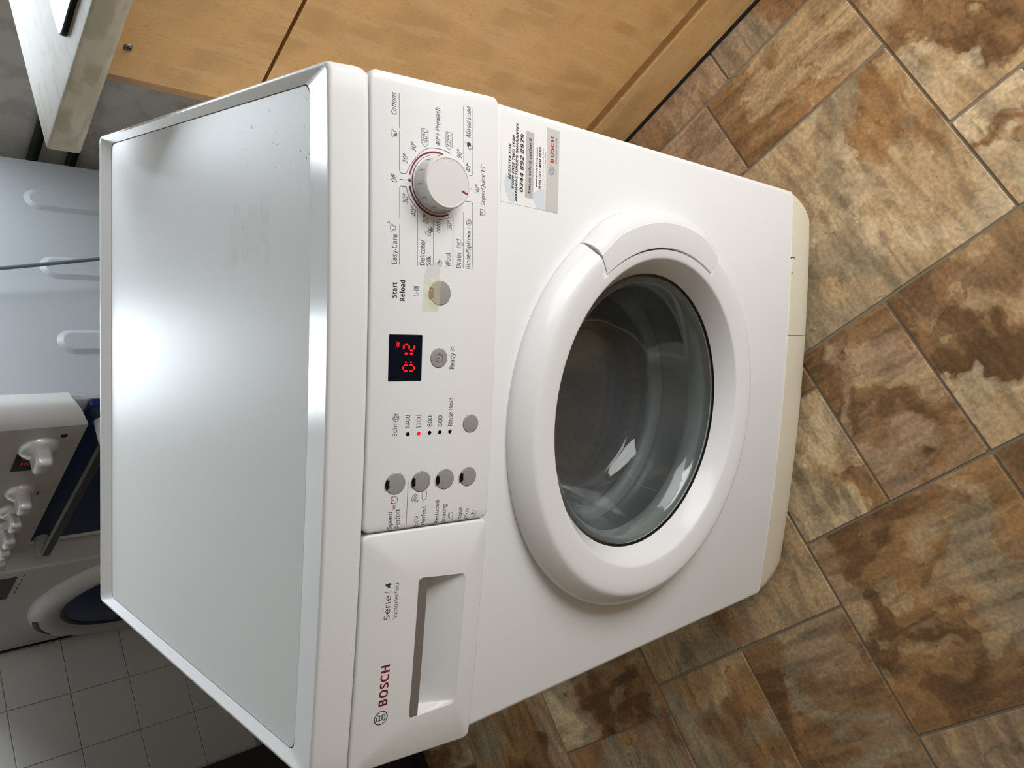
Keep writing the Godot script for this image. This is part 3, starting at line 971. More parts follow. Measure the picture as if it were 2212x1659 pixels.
	ribbon(sr, [Vector2(0.164, -0.083), Vector2(0.1655, -0.0824), Vector2(0.167, -0.083), Vector2(0.1686, -0.0824), Vector2(0.1704, -0.083)], 0.0003)
	for k in 5: ribbon(sr, [Vector2(0.1738 + k * 0.0012, -0.0932), Vector2(0.1742 + k * 0.0012, -0.0952)], 0.0006)
	ribbon(sr, [Vector2(0.1733, -0.0928), Vector2(0.174, -0.0957), Vector2(0.1786, -0.0957), Vector2(0.1793, -0.0928)], 0.0003)
	ribbon(sr, spiral(Vector2(0.1863, -0.0938), 0.0031, 2.1), 0.00045)
	ribbon(sr, spiral(Vector2(0.0176, -0.0266), 0.0036, 2.1), 0.00045)
	# start and pause, iron, water basin
	ribbon(sr, [Vector2(0.1204, -0.0408), Vector2(0.1204, -0.0459), Vector2(0.1238, -0.0434)], 0.0004, 0.00012, true)
	for k in [0.1252, 0.1271]: ribbon(sr, [Vector2(k, -0.0408), Vector2(k, -0.0458), Vector2(k + 0.0011, -0.0458), Vector2(k + 0.0011, -0.0408)], 0.0004, 0.00012, true)
	ribbon(sr, [Vector2(-0.0768, -0.0878), Vector2(-0.0758, -0.0852), Vector2(-0.0735, -0.0843), Vector2(-0.0705, -0.0843), Vector2(-0.07, -0.0833), Vector2(-0.0745, -0.0833)], 0.0004)
	ribbon(sr, [Vector2(-0.0768, -0.0878), Vector2(-0.0702, -0.0878), Vector2(-0.0705, -0.0843)], 0.0004)
	ribbon(sr, [Vector2(-0.0768, -0.1092), Vector2(-0.076, -0.1128), Vector2(-0.072, -0.1128), Vector2(-0.0712, -0.1092)], 0.0004)
	ribbon(sr, [Vector2(-0.0754, -0.109), Vector2(-0.074, -0.1075), Vector2(-0.0726, -0.109)], 0.0004)
	ribbon(sr, [Vector2(-0.074, -0.1078), Vector2(-0.074, -0.1112)], 0.0008)
	ink(P, "printed_text", sr, mats.ink)
	ink(P, "shirt_symbol", sb, mats.ink_dark)
	st = new_st()
	ribbon(st, arc(Vector2(-0.0527, -0.0285), 0.0030, 0, 360), 0.0004)
	for a in [40.0, 140.0]: ribbon(st, arc(Vector2(-0.0527, -0.0285), 0.0037, a - 12, a + 12, 6), 0.0006)
	ribbon(st, [Vector2(-0.0527, -0.0262), Vector2(-0.0527, -0.0288)], 0.0006)
	for k in [-0.0270, -0.0282, -0.0294]: ribbon(st, [Vector2(-0.0612, k), Vector2(-0.0568, k)], 0.00045)
	ink(P, "red_clock_symbol", st, mats.ink_red)
	st = new_st()
	ribbon(st, arc(Vector2(-0.0534, -0.0485), 0.0032, -60, 250), 0.0004)
	ribbon(st, spiral(Vector2(-0.0534, -0.0485), 0.0021, 1.6), 0.0004)
	ribbon(st, [Vector2(-0.0556, -0.0508), Vector2(-0.0568, -0.0518)], 0.0005)
	ink(P, "green_leaf_symbol", st, mats.ink_green)
	# programme knob with its red ring
	var kc := Vector2(0.2148, -0.0620)
	st = new_st()
	ribbon(st, arc(kc, 0.0264, 100, 205, 40), 0.00155)
	ribbon(st, arc(kc, 0.0264, 80, -12, 40), 0.00155)
	poly(st, circle2(Vector2(0.2148, -0.0357), 0.00135, 20))
	ink(P, "red_dial_ring", st, mats.ink_red)
	var kb := Basis()
	st = new_st()
	lathe(st, [Vector2(0.0238, -0.002), Vector2(0.0238, 0.0012), Vector2(0.0228, 0.0018), Vector2(0.0222, 0.0085), Vector2(0.0219, 0.0135), Vector2(0.0217, 0.0172), Vector2(0.0205, 0.0186), Vector2(0.0198, 0.01862), Vector2(0.0194, 0.0183), Vector2(0.0, 0.0184)], Vector3(kc.x, kc.y, 0), kb, 72, 0, TAU, 0.12)
	var K := obj("programme_knob", bent(st), mats.knob if mats.has("knob") else mat(Color(0.845, 0.84, 0.835), 0.25), P)
	st = new_st()
	lathe(st, [Vector2(0.0242, -0.001), Vector2(0.0242, 0.0008)], Vector3(kc.x, kc.y, 0), kb, 64)
	obj("knob_gap", bent(st), mats.seam, P)
	st = new_st()
	for k in 12:
		var t := deg_to_rad(k * 30.0 + 8)
		var rd := Vector2(cos(t), sin(t))
		var tg := Vector2(-rd.y, rd.x)
		var p := kc + rd * 0.02245
		var q := kc + rd * 0.0222
		quad(st, Vector3(p.x - tg.x * 0.0006, p.y - tg.y * 0.0006, 0.006), Vector3(p.x + tg.x * 0.0006, p.y + tg.y * 0.0006, 0.006), Vector3(q.x + tg.x * 0.0006, q.y + tg.y * 0.0006, 0.0125), Vector3(q.x - tg.x * 0.0006, q.y - tg.y * 0.0006, 0.0125), -1)
	obj("knob_mark", bent(st), mat(Color(0.62, 0.61, 0.60), 0.4), P)
	st = new_st()
	var pd := Vector2(cos(deg_to_rad(-112.0)), sin(deg_to_rad(-112.0)))
	ribbon(st, [kc + pd * 0.0145, kc + pd * 0.0203], 0.0011, 0.01875)
	obj("red_pointer", bent(st), mats.ink_red, P)
	# display
	st = new_st()
	var dl := rr(0.0488, 0.0877, -0.0499, -0.0185, 0.0008, 2)
	loft(st, xy(dl, -0.001), xy(dl, 0.00025), 1)
	cap(st, xy(dl, 0.00025), 2)
	obj("display", bent(st), mats.display, P)
	st = new_st()
	digit(st, 0.0597, "0"); digit(st, 0.0694, "1"); digit(st, 0.0771, "2")
	for y in [-0.0344, -0.0393]: poly(st, rr(0.0640, 0.0652, y - 0.0007, y + 0.0007, 0.0003, 2), 0.0005)
	obj("display_digits", bent(st), mats.led, P)
	st = new_st()
	ribbon(st, spiral(Vector2(0.0795, -0.0265), 0.0022, 2.1), 0.0006, 0.0005)
	obj("display_spiral", bent(st), mats.led_dim, P)
	# lights beside the spin speeds
	for k in 5:
		st = new_st()
		poly(st, circle2(Vector2(0.0034, [-0.0387, -0.0493, -0.0599, -0.0702, -0.0805][k]), 0.00175, 24), 0.0002)
		obj("indicator_light", bent(st), mats.led if k == 1 else mats.black, P)
	# push buttons
	for q in [[0.1237, -0.0663, 0.0102, "start_button"], [0.0681, -0.0666, 0.0081, "timer_button"], [0.0094, -0.1018, 0.0079, "spin_button"], [-0.0387, -0.0288, 0.0091, "option_button"], [-0.0390, -0.0536, 0.0089, "option_button"], [-0.0391, -0.0777, 0.0089, "option_button"], [-0.0389, -0.1018, 0.0085, "option_button"]]:
		st = new_st()
		disc(st, Vector2(q[0], q[1]), q[2], 0.0005)
		obj(q[3], bent(st), mats.button, P)
		st = new_st()
		ribbon(st, arc(Vector2(q[0], q[1]), q[2] + 0.00012, 0, 360, 48), 0.0004, 0.0001)
		obj("button_gap", bent(st), mats.ink_grey, P)
		if q[3] == "option_button":
			st = new_st()
			var pts := PackedVector2Array()
			for v in arc(Vector2(q[0], q[1]), q[2] + 0.0008, 62, 118, 10): pts.append(v)
			for v in arc(Vector2(q[0], q[1]), q[2] - 0.0025, 116, 64, 10): pts.append(v)
			poly(st, pts, 0.0012)
			obj("button_light", bent(st), mats.black, P)
	st = new_st()
	ribbon(st, arc(Vector2(0.0681, -0.0666), 0.0036, 0, 360), 0.00035, 0.0009)
	ribbon(st, [Vector2(0.0681, -0.0645), Vector2(0.0681, -0.0666), Vector2(0.0696, -0.0666)], 0.00035, 0.0009)
	obj("timer_symbol", bent(st), mats.ink, P)
	st = new_st()
	var lp := PackedVector2Array()
	for v in arc(Vector2(0.1237, -0.0663), 0.0112, 64, 118, 12): lp.append(v)
	for v in arc(Vector2(0.1237, -0.0663), 0.0073, 122, 60, 12): lp.append(v)
	poly(st, lp, 0.0010)
	obj("start_light", bent(st), mats.led_soft, P)
	# yellowed sticky tape over the start light
	st = new_st()
	tape(st, [Vector2(0.1366, -0.0503), Vector2(0.108, -0.0491), Vector2(0.1075, -0.0645), Vector2(0.136, -0.0661)])
	var tp := obj("sticky_tape", bent(st), mats.tape, P)
	tag(tp, "yellowed sticky tape over the start light")
	st = new_st()
	tape(st, [Vector2(0.146, -0.0527), Vector2(0.1366, -0.0503), Vector2(0.136, -0.0661), Vector2(0.1454, -0.0659)])
	tape(st, [Vector2(0.15, -0.0600), Vector2(0.146, -0.0560), Vector2(0.1454, -0.0659), Vector2(0.149, -0.068)])
	obj("clear_tape", bent(st), mats.tape_clear, P)

func tape(st: SurfaceTool, q: Array):
	var n := 8
	for i in n:
		for j in 4:
			var c := []
			for d in [[0, 0], [1, 0], [1, 1], [0, 1]]:
				var u: float = float(i + d[0]) / n
				var v: float = float(j + d[1]) / 4
				var p: Vector2 = q[0].lerp(q[1], u).lerp(q[3].lerp(q[2], u), v)
				var z := 0.0003
				if p.distance_to(Vector2(0.1237, -0.0663)) < 0.0135: z = 0.0013
				c.append(Vector3(p.x, p.y, z))
			quad(st, c[0], c[3], c[2], c[1], 3)

func shirt(st: SurfaceTool, c: Vector2, s: float, solid: bool):
	var pts := [Vector2(-0.3, 0.8), Vector2(-1, 0.35), Vector2(-0.75, -0.05), Vector2(-0.5, 0.1), Vector2(-0.5, -0.8), Vector2(0.5, -0.8), Vector2(0.5, 0.1), Vector2(0.75, -0.05), Vector2(1, 0.35), Vector2(0.3, 0.8), Vector2(0, 0.62)]
	var o := PackedVector2Array()
	for p in pts: o.append(c + p * s * 0.72)
	if solid: poly(st, o)
	else: ribbon(st, Array(o), 0.0004, 0.00012, true)

func digit(st: SurfaceTool, cx: float, d: String):
	# seven separate bars, as on the display
	var w := 0.0026
	var h := 0.0050
	var cy := -0.0372
	var segs := {"0": "abcdef", "1": "bc", "2": "abged"}
	for s in segs[d]:
		var p: Array = {"a": [-1, 1, 1, 1], "d": [-1, -1, 1, -1], "g": [-1, 0, 1, 0], "b": [1, 1, 1, 0], "c": [1, 0, 1, -1], "e": [-1, 0, -1, -1], "f": [-1, 1, -1, 0]}[s]
		var a := Vector2(cx + p[0] * w, cy + p[1] * h)
		var b := Vector2(cx + p[2] * w, cy + p[3] * h)
		var t := (b - a).normalized()
		a += t * 0.0007
		b -= t * 0.0007
		var n := Vector2(-t.y, t.x) * 0.00075
		poly(st, PackedVector2Array([a, a + t * 0.0006 + n, b - t * 0.0006 + n, b, b - t * 0.0006 - n, a + t * 0.0006 - n]), 0.0005)

func drawer_part(W: Node3D):
	var st := new_st()
	var sub := 20
	var hole := rr(-0.2600, -0.1268, -0.1062, -0.0568, 0.004, 5, sub)
	# wide lower corners of the hand hole
	for i in hole.size():
		var p := hole[i]
		if p.y < -0.081:
			var k := clampf((-0.081 - p.y) / 0.0252, 0, 1)
			hole[i] = Vector2(lerpf(p.x, -0.1934 + (p.x + 0.1934) * 0.93, k * k * k), p.y)
	slab(st, -0.2988, -0.0810, -0.1258, -0.0012, 0.006, hole)
	# the scoop: no depth at its lower edge, deepest behind the grip
	var l0 := xy(hole, 0.0)
	var l1 := PackedVector3Array()
	var l2 := PackedVector3Array()
	for p in hole:
		var d := clampf((p.y + 0.1062) / 0.049, 0, 1)
		var q := Vector2(-0.1934 + (p.x + 0.1934) * 0.992, p.y)
		l1.append(Vector3(lerpf(p.x, q.x, d), lerpf(p.y, q.y, d), -0.0001 - 0.005 * d))
		q = Vector2(-0.1934 + (p.x + 0.1934) * (0.975 - 0.02 * (1 - d)), lerpf(p.y, -0.081, 0.02))
		l2.append(Vector3(q.x, q.y, -0.0004 - 0.0255 * pow(d, 1.15)))
	loft(st, bend(l0), bend(l1), 2); loft(st, bend(l1), bend(l2), 3)
	fill_strip(st, bend(l2), 4)
	var D := obj("detergent_drawer", st, mats.white, W)
	st = new_st()
	var g := rr(-0.2603, -0.1265, -0.0661, -0.0566, 0.002, 3, sub)
	loft(st, bend(xy(g, -0.006)), bend(xy(g, -0.0006)), 1)
	fill_strip(st, bend(xy(g, -0.0006)), 2)
	var gi := obj("grip_strip", st, mats.recess, D)
	tag(gi, "grey strip along the top of the hand hole")
	var words := [
		["Serie",-0.1593,-0.0300,0.0221,0.0055,"r"],
		["|",-0.1350,-0.0305,0.0025,0.0068,"r"],
		["4",-0.1303,-0.0299,0.0044,0.0056,"b"],
		["VarioPerfect",-0.1599,-0.0372,0.0335,0.0038,"t"],
		["BOSCH",-0.2395,-0.0336,0.0382,0.0085,"x"]
	]
	var mm := {"r": mats.ink, "b": mats.ink_dark, "t": mats.ink_grey, "x": mats.ink_red}
	for w in words:
		st = new_st()
		if w[0] == "|": ribbon(st, [Vector2(w[1] + 0.001, w[2]), Vector2(w[1] + 0.001, w[2] + w[4])], 0.0004)
		else: letters(st, w[0], w[1], w[2], w[3], w[4], w[5])
		ink(D, "printed_text", st, mm[w[5]])
	st = new_st()
	emblem(st, Vector2(-0.2507, -0.0284), 0.0062)
	ink(D, "printed_emblem", st, mats.ink_dark)

func emblem(st: SurfaceTool, c: Vector2, r: float):
	ribbon(st, arc(c, r, 0, 360, 48), r * 0.13)
	ribbon(st, arc(c, r * 0.68, 40, 140, 16), r * 0.12)
	ribbon(st, arc(c, r * 0.68, 220, 320, 16), r * 0.12)
	for s in [-1.0, 1.0]:
		ribbon(st, [c + Vector2(s * r * 0.52, r * 0.44), c + Vector2(s * r * 0.34, r * 0.3), c + Vector2(s * r * 0.34, -r * 0.3), c + Vector2(s * r * 0.52, -r * 0.44)], r * 0.13)
	for k in [-0.2, 0.2]: ribbon(st, [c + Vector2(-r * 0.34, r * k), c + Vector2(r * 0.34, r * k)], r * 0.12)

func door_part(W: Node3D):
	var c := Vector3(0.002, 0.441, 0)
	var h0 := deg_to_rad(-28.0)
	var h1 := deg_to_rad(36.0)
	# ring: inner funnel, lip, gently domed face, rounded outside
	var inner := [Vector2(0.1555, 0.0025), Vector2(0.1575, 0.0075), Vector2(0.1735, 0.0292), Vector2(0.1745, 0.0302), Vector2(0.1765, 0.0308), Vector2(0.1838, 0.0318)]
	var outer := [Vector2(0.1838, 0.0318), Vector2(0.193, 0.0330), Vector2(0.2025, 0.0338), Vector2(0.2060, 0.0332), Vector2(0.2085, 0.0318), Vector2(0.2150, 0.0262), Vector2(0.2205, 0.0205), Vector2(0.2228, 0.0165), Vector2(0.2232, 0.0125), Vector2(0.2215, 0.0085), Vector2(0.2185, 0.0060), Vector2(0.2160, 0.0004)]
	var st := new_st()
	lathe(st, inner, c, Basis(), 160, 0, TAU, 0.2)
	lathe(st, outer, c, Basis(), 130, h1 + 0.006, TAU + h0 - 0.006, 0.35)
	lathe(st, [Vector2(0.1838, 0.0318), Vector2(0.1840, 0.012), Vector2(0.2155, 0.012), Vector2(0.2150, 0.0004)], c, Basis(), 40, h0 - 0.006, h1 + 0.006, 0.2)
	for t in [h0 - 0.006, h1 + 0.006]:      # the cut ends beside the handle
		var d := Vector3(cos(t), sin(t), 0)
		for k in outer.size() - 1:
			tri(st, c + d * outer[k].x + Vector3(0, 0, outer[k].y), c + d * outer[k + 1].x + Vector3(0, 0, outer[k + 1].y), c + d * 0.2 + Vector3(0, 0, 0.01), -1)
	var D := obj("porthole_door", st, mats.white, W)
	# handle: the part of the ring on the right that pulls out, a little wider
	st = new_st()
	var hp := [Vector2(0.1855, 0.012), Vector2(0.1855, 0.0312), Vector2(0.1862, 0.0321), Vector2(0.195, 0.0332), Vector2(0.204, 0.0339), Vector2(0.2125, 0.0343), Vector2(0.2129, 0.0338), Vector2(0.2190, 0.0322), Vector2(0.2250, 0.0272), Vector2(0.2285, 0.0195), Vector2(0.2288, 0.0125), Vector2(0.2260, 0.0080), Vector2(0.2200, 0.0050)]
	var n := 48
	var prev := PackedVector3Array()
	for i in n + 1:
		var u := float(i) / n
		var t := lerpf(h0 + 0.002, h1 - 0.002, u)
		var fade := smoothstep(0.0, 0.18, minf(u, 1.0 - u))
		var l := PackedVector3Array()
		for p in hp:
			var rad: float = p.x - ((0.0058 if p.x > 0.2195 else 0.0045) * (1.0 - fade) if p.x > 0.205 else 0.0)
			l.append(c + Vector3(cos(t) * rad, sin(t) * rad, p.y))
		if i > 0:
			for k in l.size() - 1:
				quad(st, prev[k], prev[k + 1], l[k + 1], l[k], [1, -1, 2, 2, 2, -1, 4, 4, 4, 4, 4, 4][k])
		if i == 0 or i == n: cap(st, l, -1, i == 0)
		prev = l
	obj("door_handle", st, mats.white, D)
	# bowl of thick glass
	st = new_st()
	lathe(st, [Vector2(0.1572, 0.0058), Vector2(0.1560, 0.0004), Vector2(0.1480, -0.0050), Vector2(0.1425, -0.0200), Vector2(0.1345, -0.0390), Vector2(0.1225, -0.0620), Vector2(0.1130, -0.0780), Vector2(0.1100, -0.0835), Vector2(0.1040, -0.0865), Vector2(0.0880, -0.0885), Vector2(0.0, -0.0910), Vector2(0.0, -0.0860), Vector2(0.0850, -0.0832), Vector2(0.1000, -0.0810), Vector2(0.1085, -0.0760), Vector2(0.1180, -0.0600), Vector2(0.1300, -0.0380), Vector2(0.1400, -0.0160), Vector2(0.1465, 0.0020), Vector2(0.1500, 0.0056), Vector2(0.1572, 0.0058)], c, Basis(), 128, 0, TAU, 0.5)
	obj("glass_bowl", st, mats.glass, D)
	st = new_st()
	lathe(st, [Vector2(0.1548, 0.0064), Vector2(0.1562, 0.0072), Vector2(0.1578, 0.0080), Vector2(0.1580, 0.0060)], c, Basis(), 128)
	obj("glass_edge_ring", st, mats.black, D)  # black ring drawn for the shaded gap between glass and door ring
	# rubber door seal and the drum behind it
	st = new_st()
	lathe(st, [Vector2(0.1690, -0.0010), Vector2(0.1640, -0.0030), Vector2(0.1580, -0.0050), Vector2(0.1545, -0.0052), Vector2(0.1520, -0.0080), Vector2(0.1500, -0.0140), Vector2(0.1490, -0.0200), Vector2(0.1505, -0.0250), Vector2(0.1540, -0.0280)], c, Basis(), 128, 0, TAU, 0.4)
	lathe(st, [Vector2(0.1520, -0.0690), Vector2(0.1440, -0.0715), Vector2(0.1395, -0.0760), Vector2(0.1385, -0.0800), Vector2(0.1400, -0.0850), Vector2(0.1450, -0.0890), Vector2(0.1560, -0.0910)], c, Basis(), 128, 0, TAU, 0.4)
	var G := obj("door_seal", st, mats.rubber, W)
	tag(G, "grey rubber door seal")
	st = new_st()
	lathe(st, [Vector2(0.1540, -0.0280), Vector2(0.1600, -0.0300), Vector2(0.1620, -0.0450), Vector2(0.1590, -0.0650), Vector2(0.1520, -0.0690)], c, Basis(), 96, 0, TAU, 0.4)
	obj("seal_fold", st, mats.rubber_shaded, G)  # same rubber, coloured black for the shade deep in the recess
	var dm := mat(Color(0.23, 0.215, 0.205), 0.55, 0.2)
	var S := 512
	var im := Image.create(S, S, false, Image.FORMAT_RGB8)
	im.fill(Color.WHITE)
	for i in 26:
		for j in 26:
			var x := int((i + (0.5 if j % 2 else 0.0)) * S / 26.0)
			im.fill_rect(Rect2i(x, int(j * S / 26.0), 5, 5), Color(0.12, 0.11, 0.1))
	dm.albedo_texture = ImageTexture.create_from_image(im)
	dm.uv1_triplanar = true
	dm.uv1_scale = Vector3(2.2, 2.2, 2.2)
	st = new_st()
	lathe(st, [Vector2(0.1560, -0.0910), Vector2(0.1600, -0.0960), Vector2(0.2300, -0.1100), Vector2(0.2350, -0.1200), Vector2(0.2350, -0.4200), Vector2(0.2200, -0.4400), Vector2(0.0900, -0.4300), Vector2(0.0, -0.4100)], c, Basis(), 96, 0, TAU, 0.4)
	obj("drum", st, dm, W)

func plinth_part(W: Node3D):
	for part in [[-0.2975, 0.0925, "plinth"], [0.0932, 0.2975, "service_flap"]]:
		var st := new_st()
		var rows := []
		# (height, half width, corner radius in plan, setback)
		for q in [[0.0985, 0.2972, 0.004, 0.012], [0.0985, 0.2972, 0.005, 0.0012], [0.0975, 0.2975, 0.006, 0.0], [0.075, 0.2965, 0.012, 0.0015], [0.050, 0.2955, 0.020, 0.0045], [0.030, 0.2945, 0.028, 0.0080], [0.018, 0.2935, 0.032, 0.0110], [0.0125, 0.2925, 0.032, 0.0135], [0.0115, 0.290, 0.032, 0.018], [0.0115, 0.285, 0.032, 0.04]]:
			var l := PackedVector3Array()
			for i in 41:
				var u := i / 40.0
				var e: float = (part[1] - part[0])
				var x: float = part[0] + e * u
				if part[0] < -0.29: x = part[0] + e * (1.0 - cos(u * PI / 2))
				if part[1] > 0.29: x = part[0] + e * sin(u * PI / 2)
				x *= q[1] / 0.2975 if absf(x) > 0.2 else lerpf(1.0, q[1] / 0.2975, absf(x) / 0.2 if absf(x) > 0.0932 else 0.0)
				var z: float = 0.0128 * (1.0 - x * x / 0.0885) - q[3]
				var over: float = absf(x) - (q[1] - q[2])
				if over > 0: z -= q[2] - sqrt(maxf(q[2] * q[2] - over * over, 0.0))
				l.append(Vector3(x, q[0], z))
			rows.append(l)
		for i in rows.size() - 1: loft(st, rows[i + 1], rows[i], 1 if i > 1 else -1, false)
		for e in [0, 40]:
			var side := PackedVector3Array()
			for r in rows: side.append(r[e])
			cap(st, side, -1, e == 40)
		var o := obj(part[2], st, mats.ivory, W)
		tag(o, "cream plastic plinth under the front" if part[2] == "plinth" else "cream flap at the right of the plinth")
	var st2 := new_st()
	rbox(st2, Vector3(0.182, 0.0885, 0.004), Vector3(0.204, 0.0990, 0.0085), 0.0015)
	obj("flap_notch", st2, mats.ivory, W)
	st2 = new_st()
	rbox(st2, Vector3(0.204, 0.0880, 0.003), Vector3(0.2050, 0.0994, 0.0078), 0.0003)
	obj("notch_gap", st2, mats.seam, W)

func flat(st: SurfaceTool, x0: float, x1: float, y0: float, y1: float, r: float, z: float):
	fill_strip(st, xy(rr(x0, x1, y0, y1, r, 3, 14), z), 2)

func sticker_part(W: Node3D):
	var z := 0.0002
	var st := new_st()
	flat(st, 0.2085, 0.2886, 0.6018, 0.6805, 0.0015, z)
	var K := obj("sticker", mapped(st, stuck), mat(Color(0.90, 0.90, 0.895), 0.35), W)
	tag(K, "white guarantee sticker with black print")
	st = new_st()
	flat(st, 0.2087, 0.2885, 0.6019, 0.6198, 0.001, z + 0.0001)
	obj("grey_band", mapped(st, stuck), mat(Color(0.76, 0.755, 0.74), 0.4), K)
	st = new_st()
	flat(st, 0.2170, 0.2788, 0.6377, 0.6486, 0.0003, z + 0.0001)
	obj("grey_band", mapped(st, stuck), mat(Color(0.71, 0.705, 0.695), 0.4), K)
	var blue := mat(Color(0.80, 0.83, 0.865), 0.4)
	st = new_st()
	poly(st, PackedVector2Array([Vector2(0.2346, 0.6742), Vector2(0.2271, 0.6760), Vector2(0.218, 0.6735), Vector2(0.2115, 0.669), Vector2(0.2090, 0.6640), Vector2(0.2126, 0.6590), Vector2(0.2180, 0.6620), Vector2(0.226, 0.6600)]), z + 0.0001)
	obj("pale_blue_shape", mapped(st, stuck), blue, K)
	st = new_st()
	poly(st, PackedVector2Array([Vector2(0.2087, 0.6212), Vector2(0.2297, 0.6214), Vector2(0.2275, 0.6290), Vector2(0.2230, 0.6370), Vector2(0.2175, 0.6372), Vector2(0.2090, 0.6310)]), z + 0.0001)
	obj("pale_blue_shape", mapped(st, stuck), blue, K)
	var words := [
		["REGISTER FOR",0.2303,0.6683,0.0328,0.0031,"k"],
		["YOUR FREE TWO YEAR",0.2217,0.6637,0.0503,0.0031,"k"],
		["MANUFACTURER'S GUARANTEE",0.2114,0.6591,0.0722,0.0030,"k"],
		["0344 892 8979",0.2206,0.6515,0.0544,0.0046,"k"],
		["Please select option 5.",0.2213,0.6414,0.0531,0.0032,"k"],
		["www.bosch-home.co.uk",0.2288,0.6324,0.0383,0.0019,"k"],
		["ROI (01) 450 2655",0.2283,0.6277,0.0398,0.0027,"k"],
		["BOSCH",0.2561,0.6099,0.0247,0.0048,"x"],
		["Invented for life",0.2561,0.6052,0.0245,0.0026,"t"]
	]
	var mm := {"k": mats.ink_dark, "x": mats.ink_rose, "t": mats.ink_grey}
	for w in words:
		st = new_st()
		letters(st, w[0], w[1], w[2], w[3], w[4], w[5], z + 0.0002)
		obj("printed_text", mapped(st, stuck), mm[w[5]], K)
	st = new_st()
	for q in [[0.2301, 0.2678, 0.6244], [0.2313, 0.2643, 0.6216]]:
		for i in 60:
			var u := i / 60.0
			if i % 7 == 6 or i % 11 == 3: continue
			var a := Vector2(lerpf(q[0], q[1], u), q[2])
			ribbon(st, [a, a + Vector2(0.0004, 0.0001 * (i % 3))], 0.0006, z + 0.0002)
	obj("small_print", mapped(st, stuck), mats.ink_grey, K).set_meta("kind", "stuff")
	st = new_st()
	emblem(st, Vector2(0.2482, 0.6126), 0.0040)
	obj("printed_emblem", mapped(mapped(st, func(v): return v + Vector3(0, 0, 0.0003)), stuck), mat(Color(0.45, 0.5, 0.66), 0.4), K)

# ------------------------------------------------------------------ kitchen units (local axes: x = A, z = -B)
func unit(n: String, label: String, cat: String, a: float, b: float) -> Node3D:
	return thing(n, label, cat, rm(Vector3(a, 0, b)), TURN)

func build_cabinet():
	var C := unit("kitchen_cabinet", "beech-coloured kitchen base cabinet with a plain drawer front above its door", "cabinet", 0.57, 0.15)
	# local x: into the unit; local z: towards the camera side, from 0 (far end) to 0.9
	var st := new_st()
	rbox(st, Vector3(0.012, 0.10, 0.0), Vector3(0.56, 0.872, 0.9), 0.001)
	obj("carcass", st, mats.wood_v, C)
	for q in [["drawer_front", 0.695, 0.868], ["door", 0.1015, 0.690]]:
		st = new_st()
		var y0: float = q[1]
		var y1: float = q[2]
		var bevel := 0.023
		# outer edge, bevel, raised flat; faces -x
		var o := PackedVector3Array([Vector3(-0.001, y0, 0.0), Vector3(-0.001, y1, 0.0), Vector3(-0.001, y1, 0.9), Vector3(-0.001, y0, 0.9)])
		var k := PackedVector3Array([Vector3(0.012, y0, 0.0), Vector3(0.012, y1, 0.0), Vector3(0.012, y1, 0.9), Vector3(0.012, y0, 0.9)])
		var f := PackedVector3Array([Vector3(-0.007, y0 + (bevel if q[0] == "door" else 0.0), 0.014), Vector3(-0.007, y1, 0.014), Vector3(-0.007, y1, 0.886), Vector3(-0.007, y0 + (bevel if q[0] == "door" else 0.0), 0.886)])
		loft(st, k, o, -1)
		quad(st, f[0], f[3], f[2], f[1], -1)
		var d := obj(q[0], st, mats.wood_v, C)
		st = new_st()
		loft(st, o, f, -1)
		obj("bevel", st, mats.wood_bevel_shaded, d)  # darker veneer tone that also carries the shade on the bevels
		if q[0] == "drawer_front":
			st = new_st()
			lathe(st, [Vector2(0.0, -0.003), Vector2(0.0046, -0.003), Vector2(0.0052, 0.0002), Vector2(0.0046, 0.0012), Vector2(0.0030, 0.0022), Vector2(0.0026, 0.0008), Vector2(0.0, 0.0006)], Vector3(-0.007, 0.8555, 0.0545), Basis(Vector3.UP, -PI / 2), 24)
			obj("screw", st, mats.zinc, d)
			st = new_st()
			rbox(st, Vector3(-0.0084, 0.8525, 0.0540), Vector3(-0.0077, 0.8585, 0.0550), 0.0002)
			rbox(st, Vector3(-0.0084, 0.8550, 0.0515), Vector3(-0.0077, 0.8560, 0.0575), 0.0002)
			obj("screw_cross", st, mats.black, d)
	st = new_st()
	rbox(st, Vector3(-0.005, 0.010, 0.0), Vector3(0.013, 0.1005, 0.9), 0.001)
	obj("plinth", st, mats.wood_h, C)
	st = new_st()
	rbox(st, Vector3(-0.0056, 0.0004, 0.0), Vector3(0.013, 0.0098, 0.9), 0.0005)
	obj("plinth_gap_shade", st, mats.seam, C)  # black strip stands in for the shaded gap under the plinth

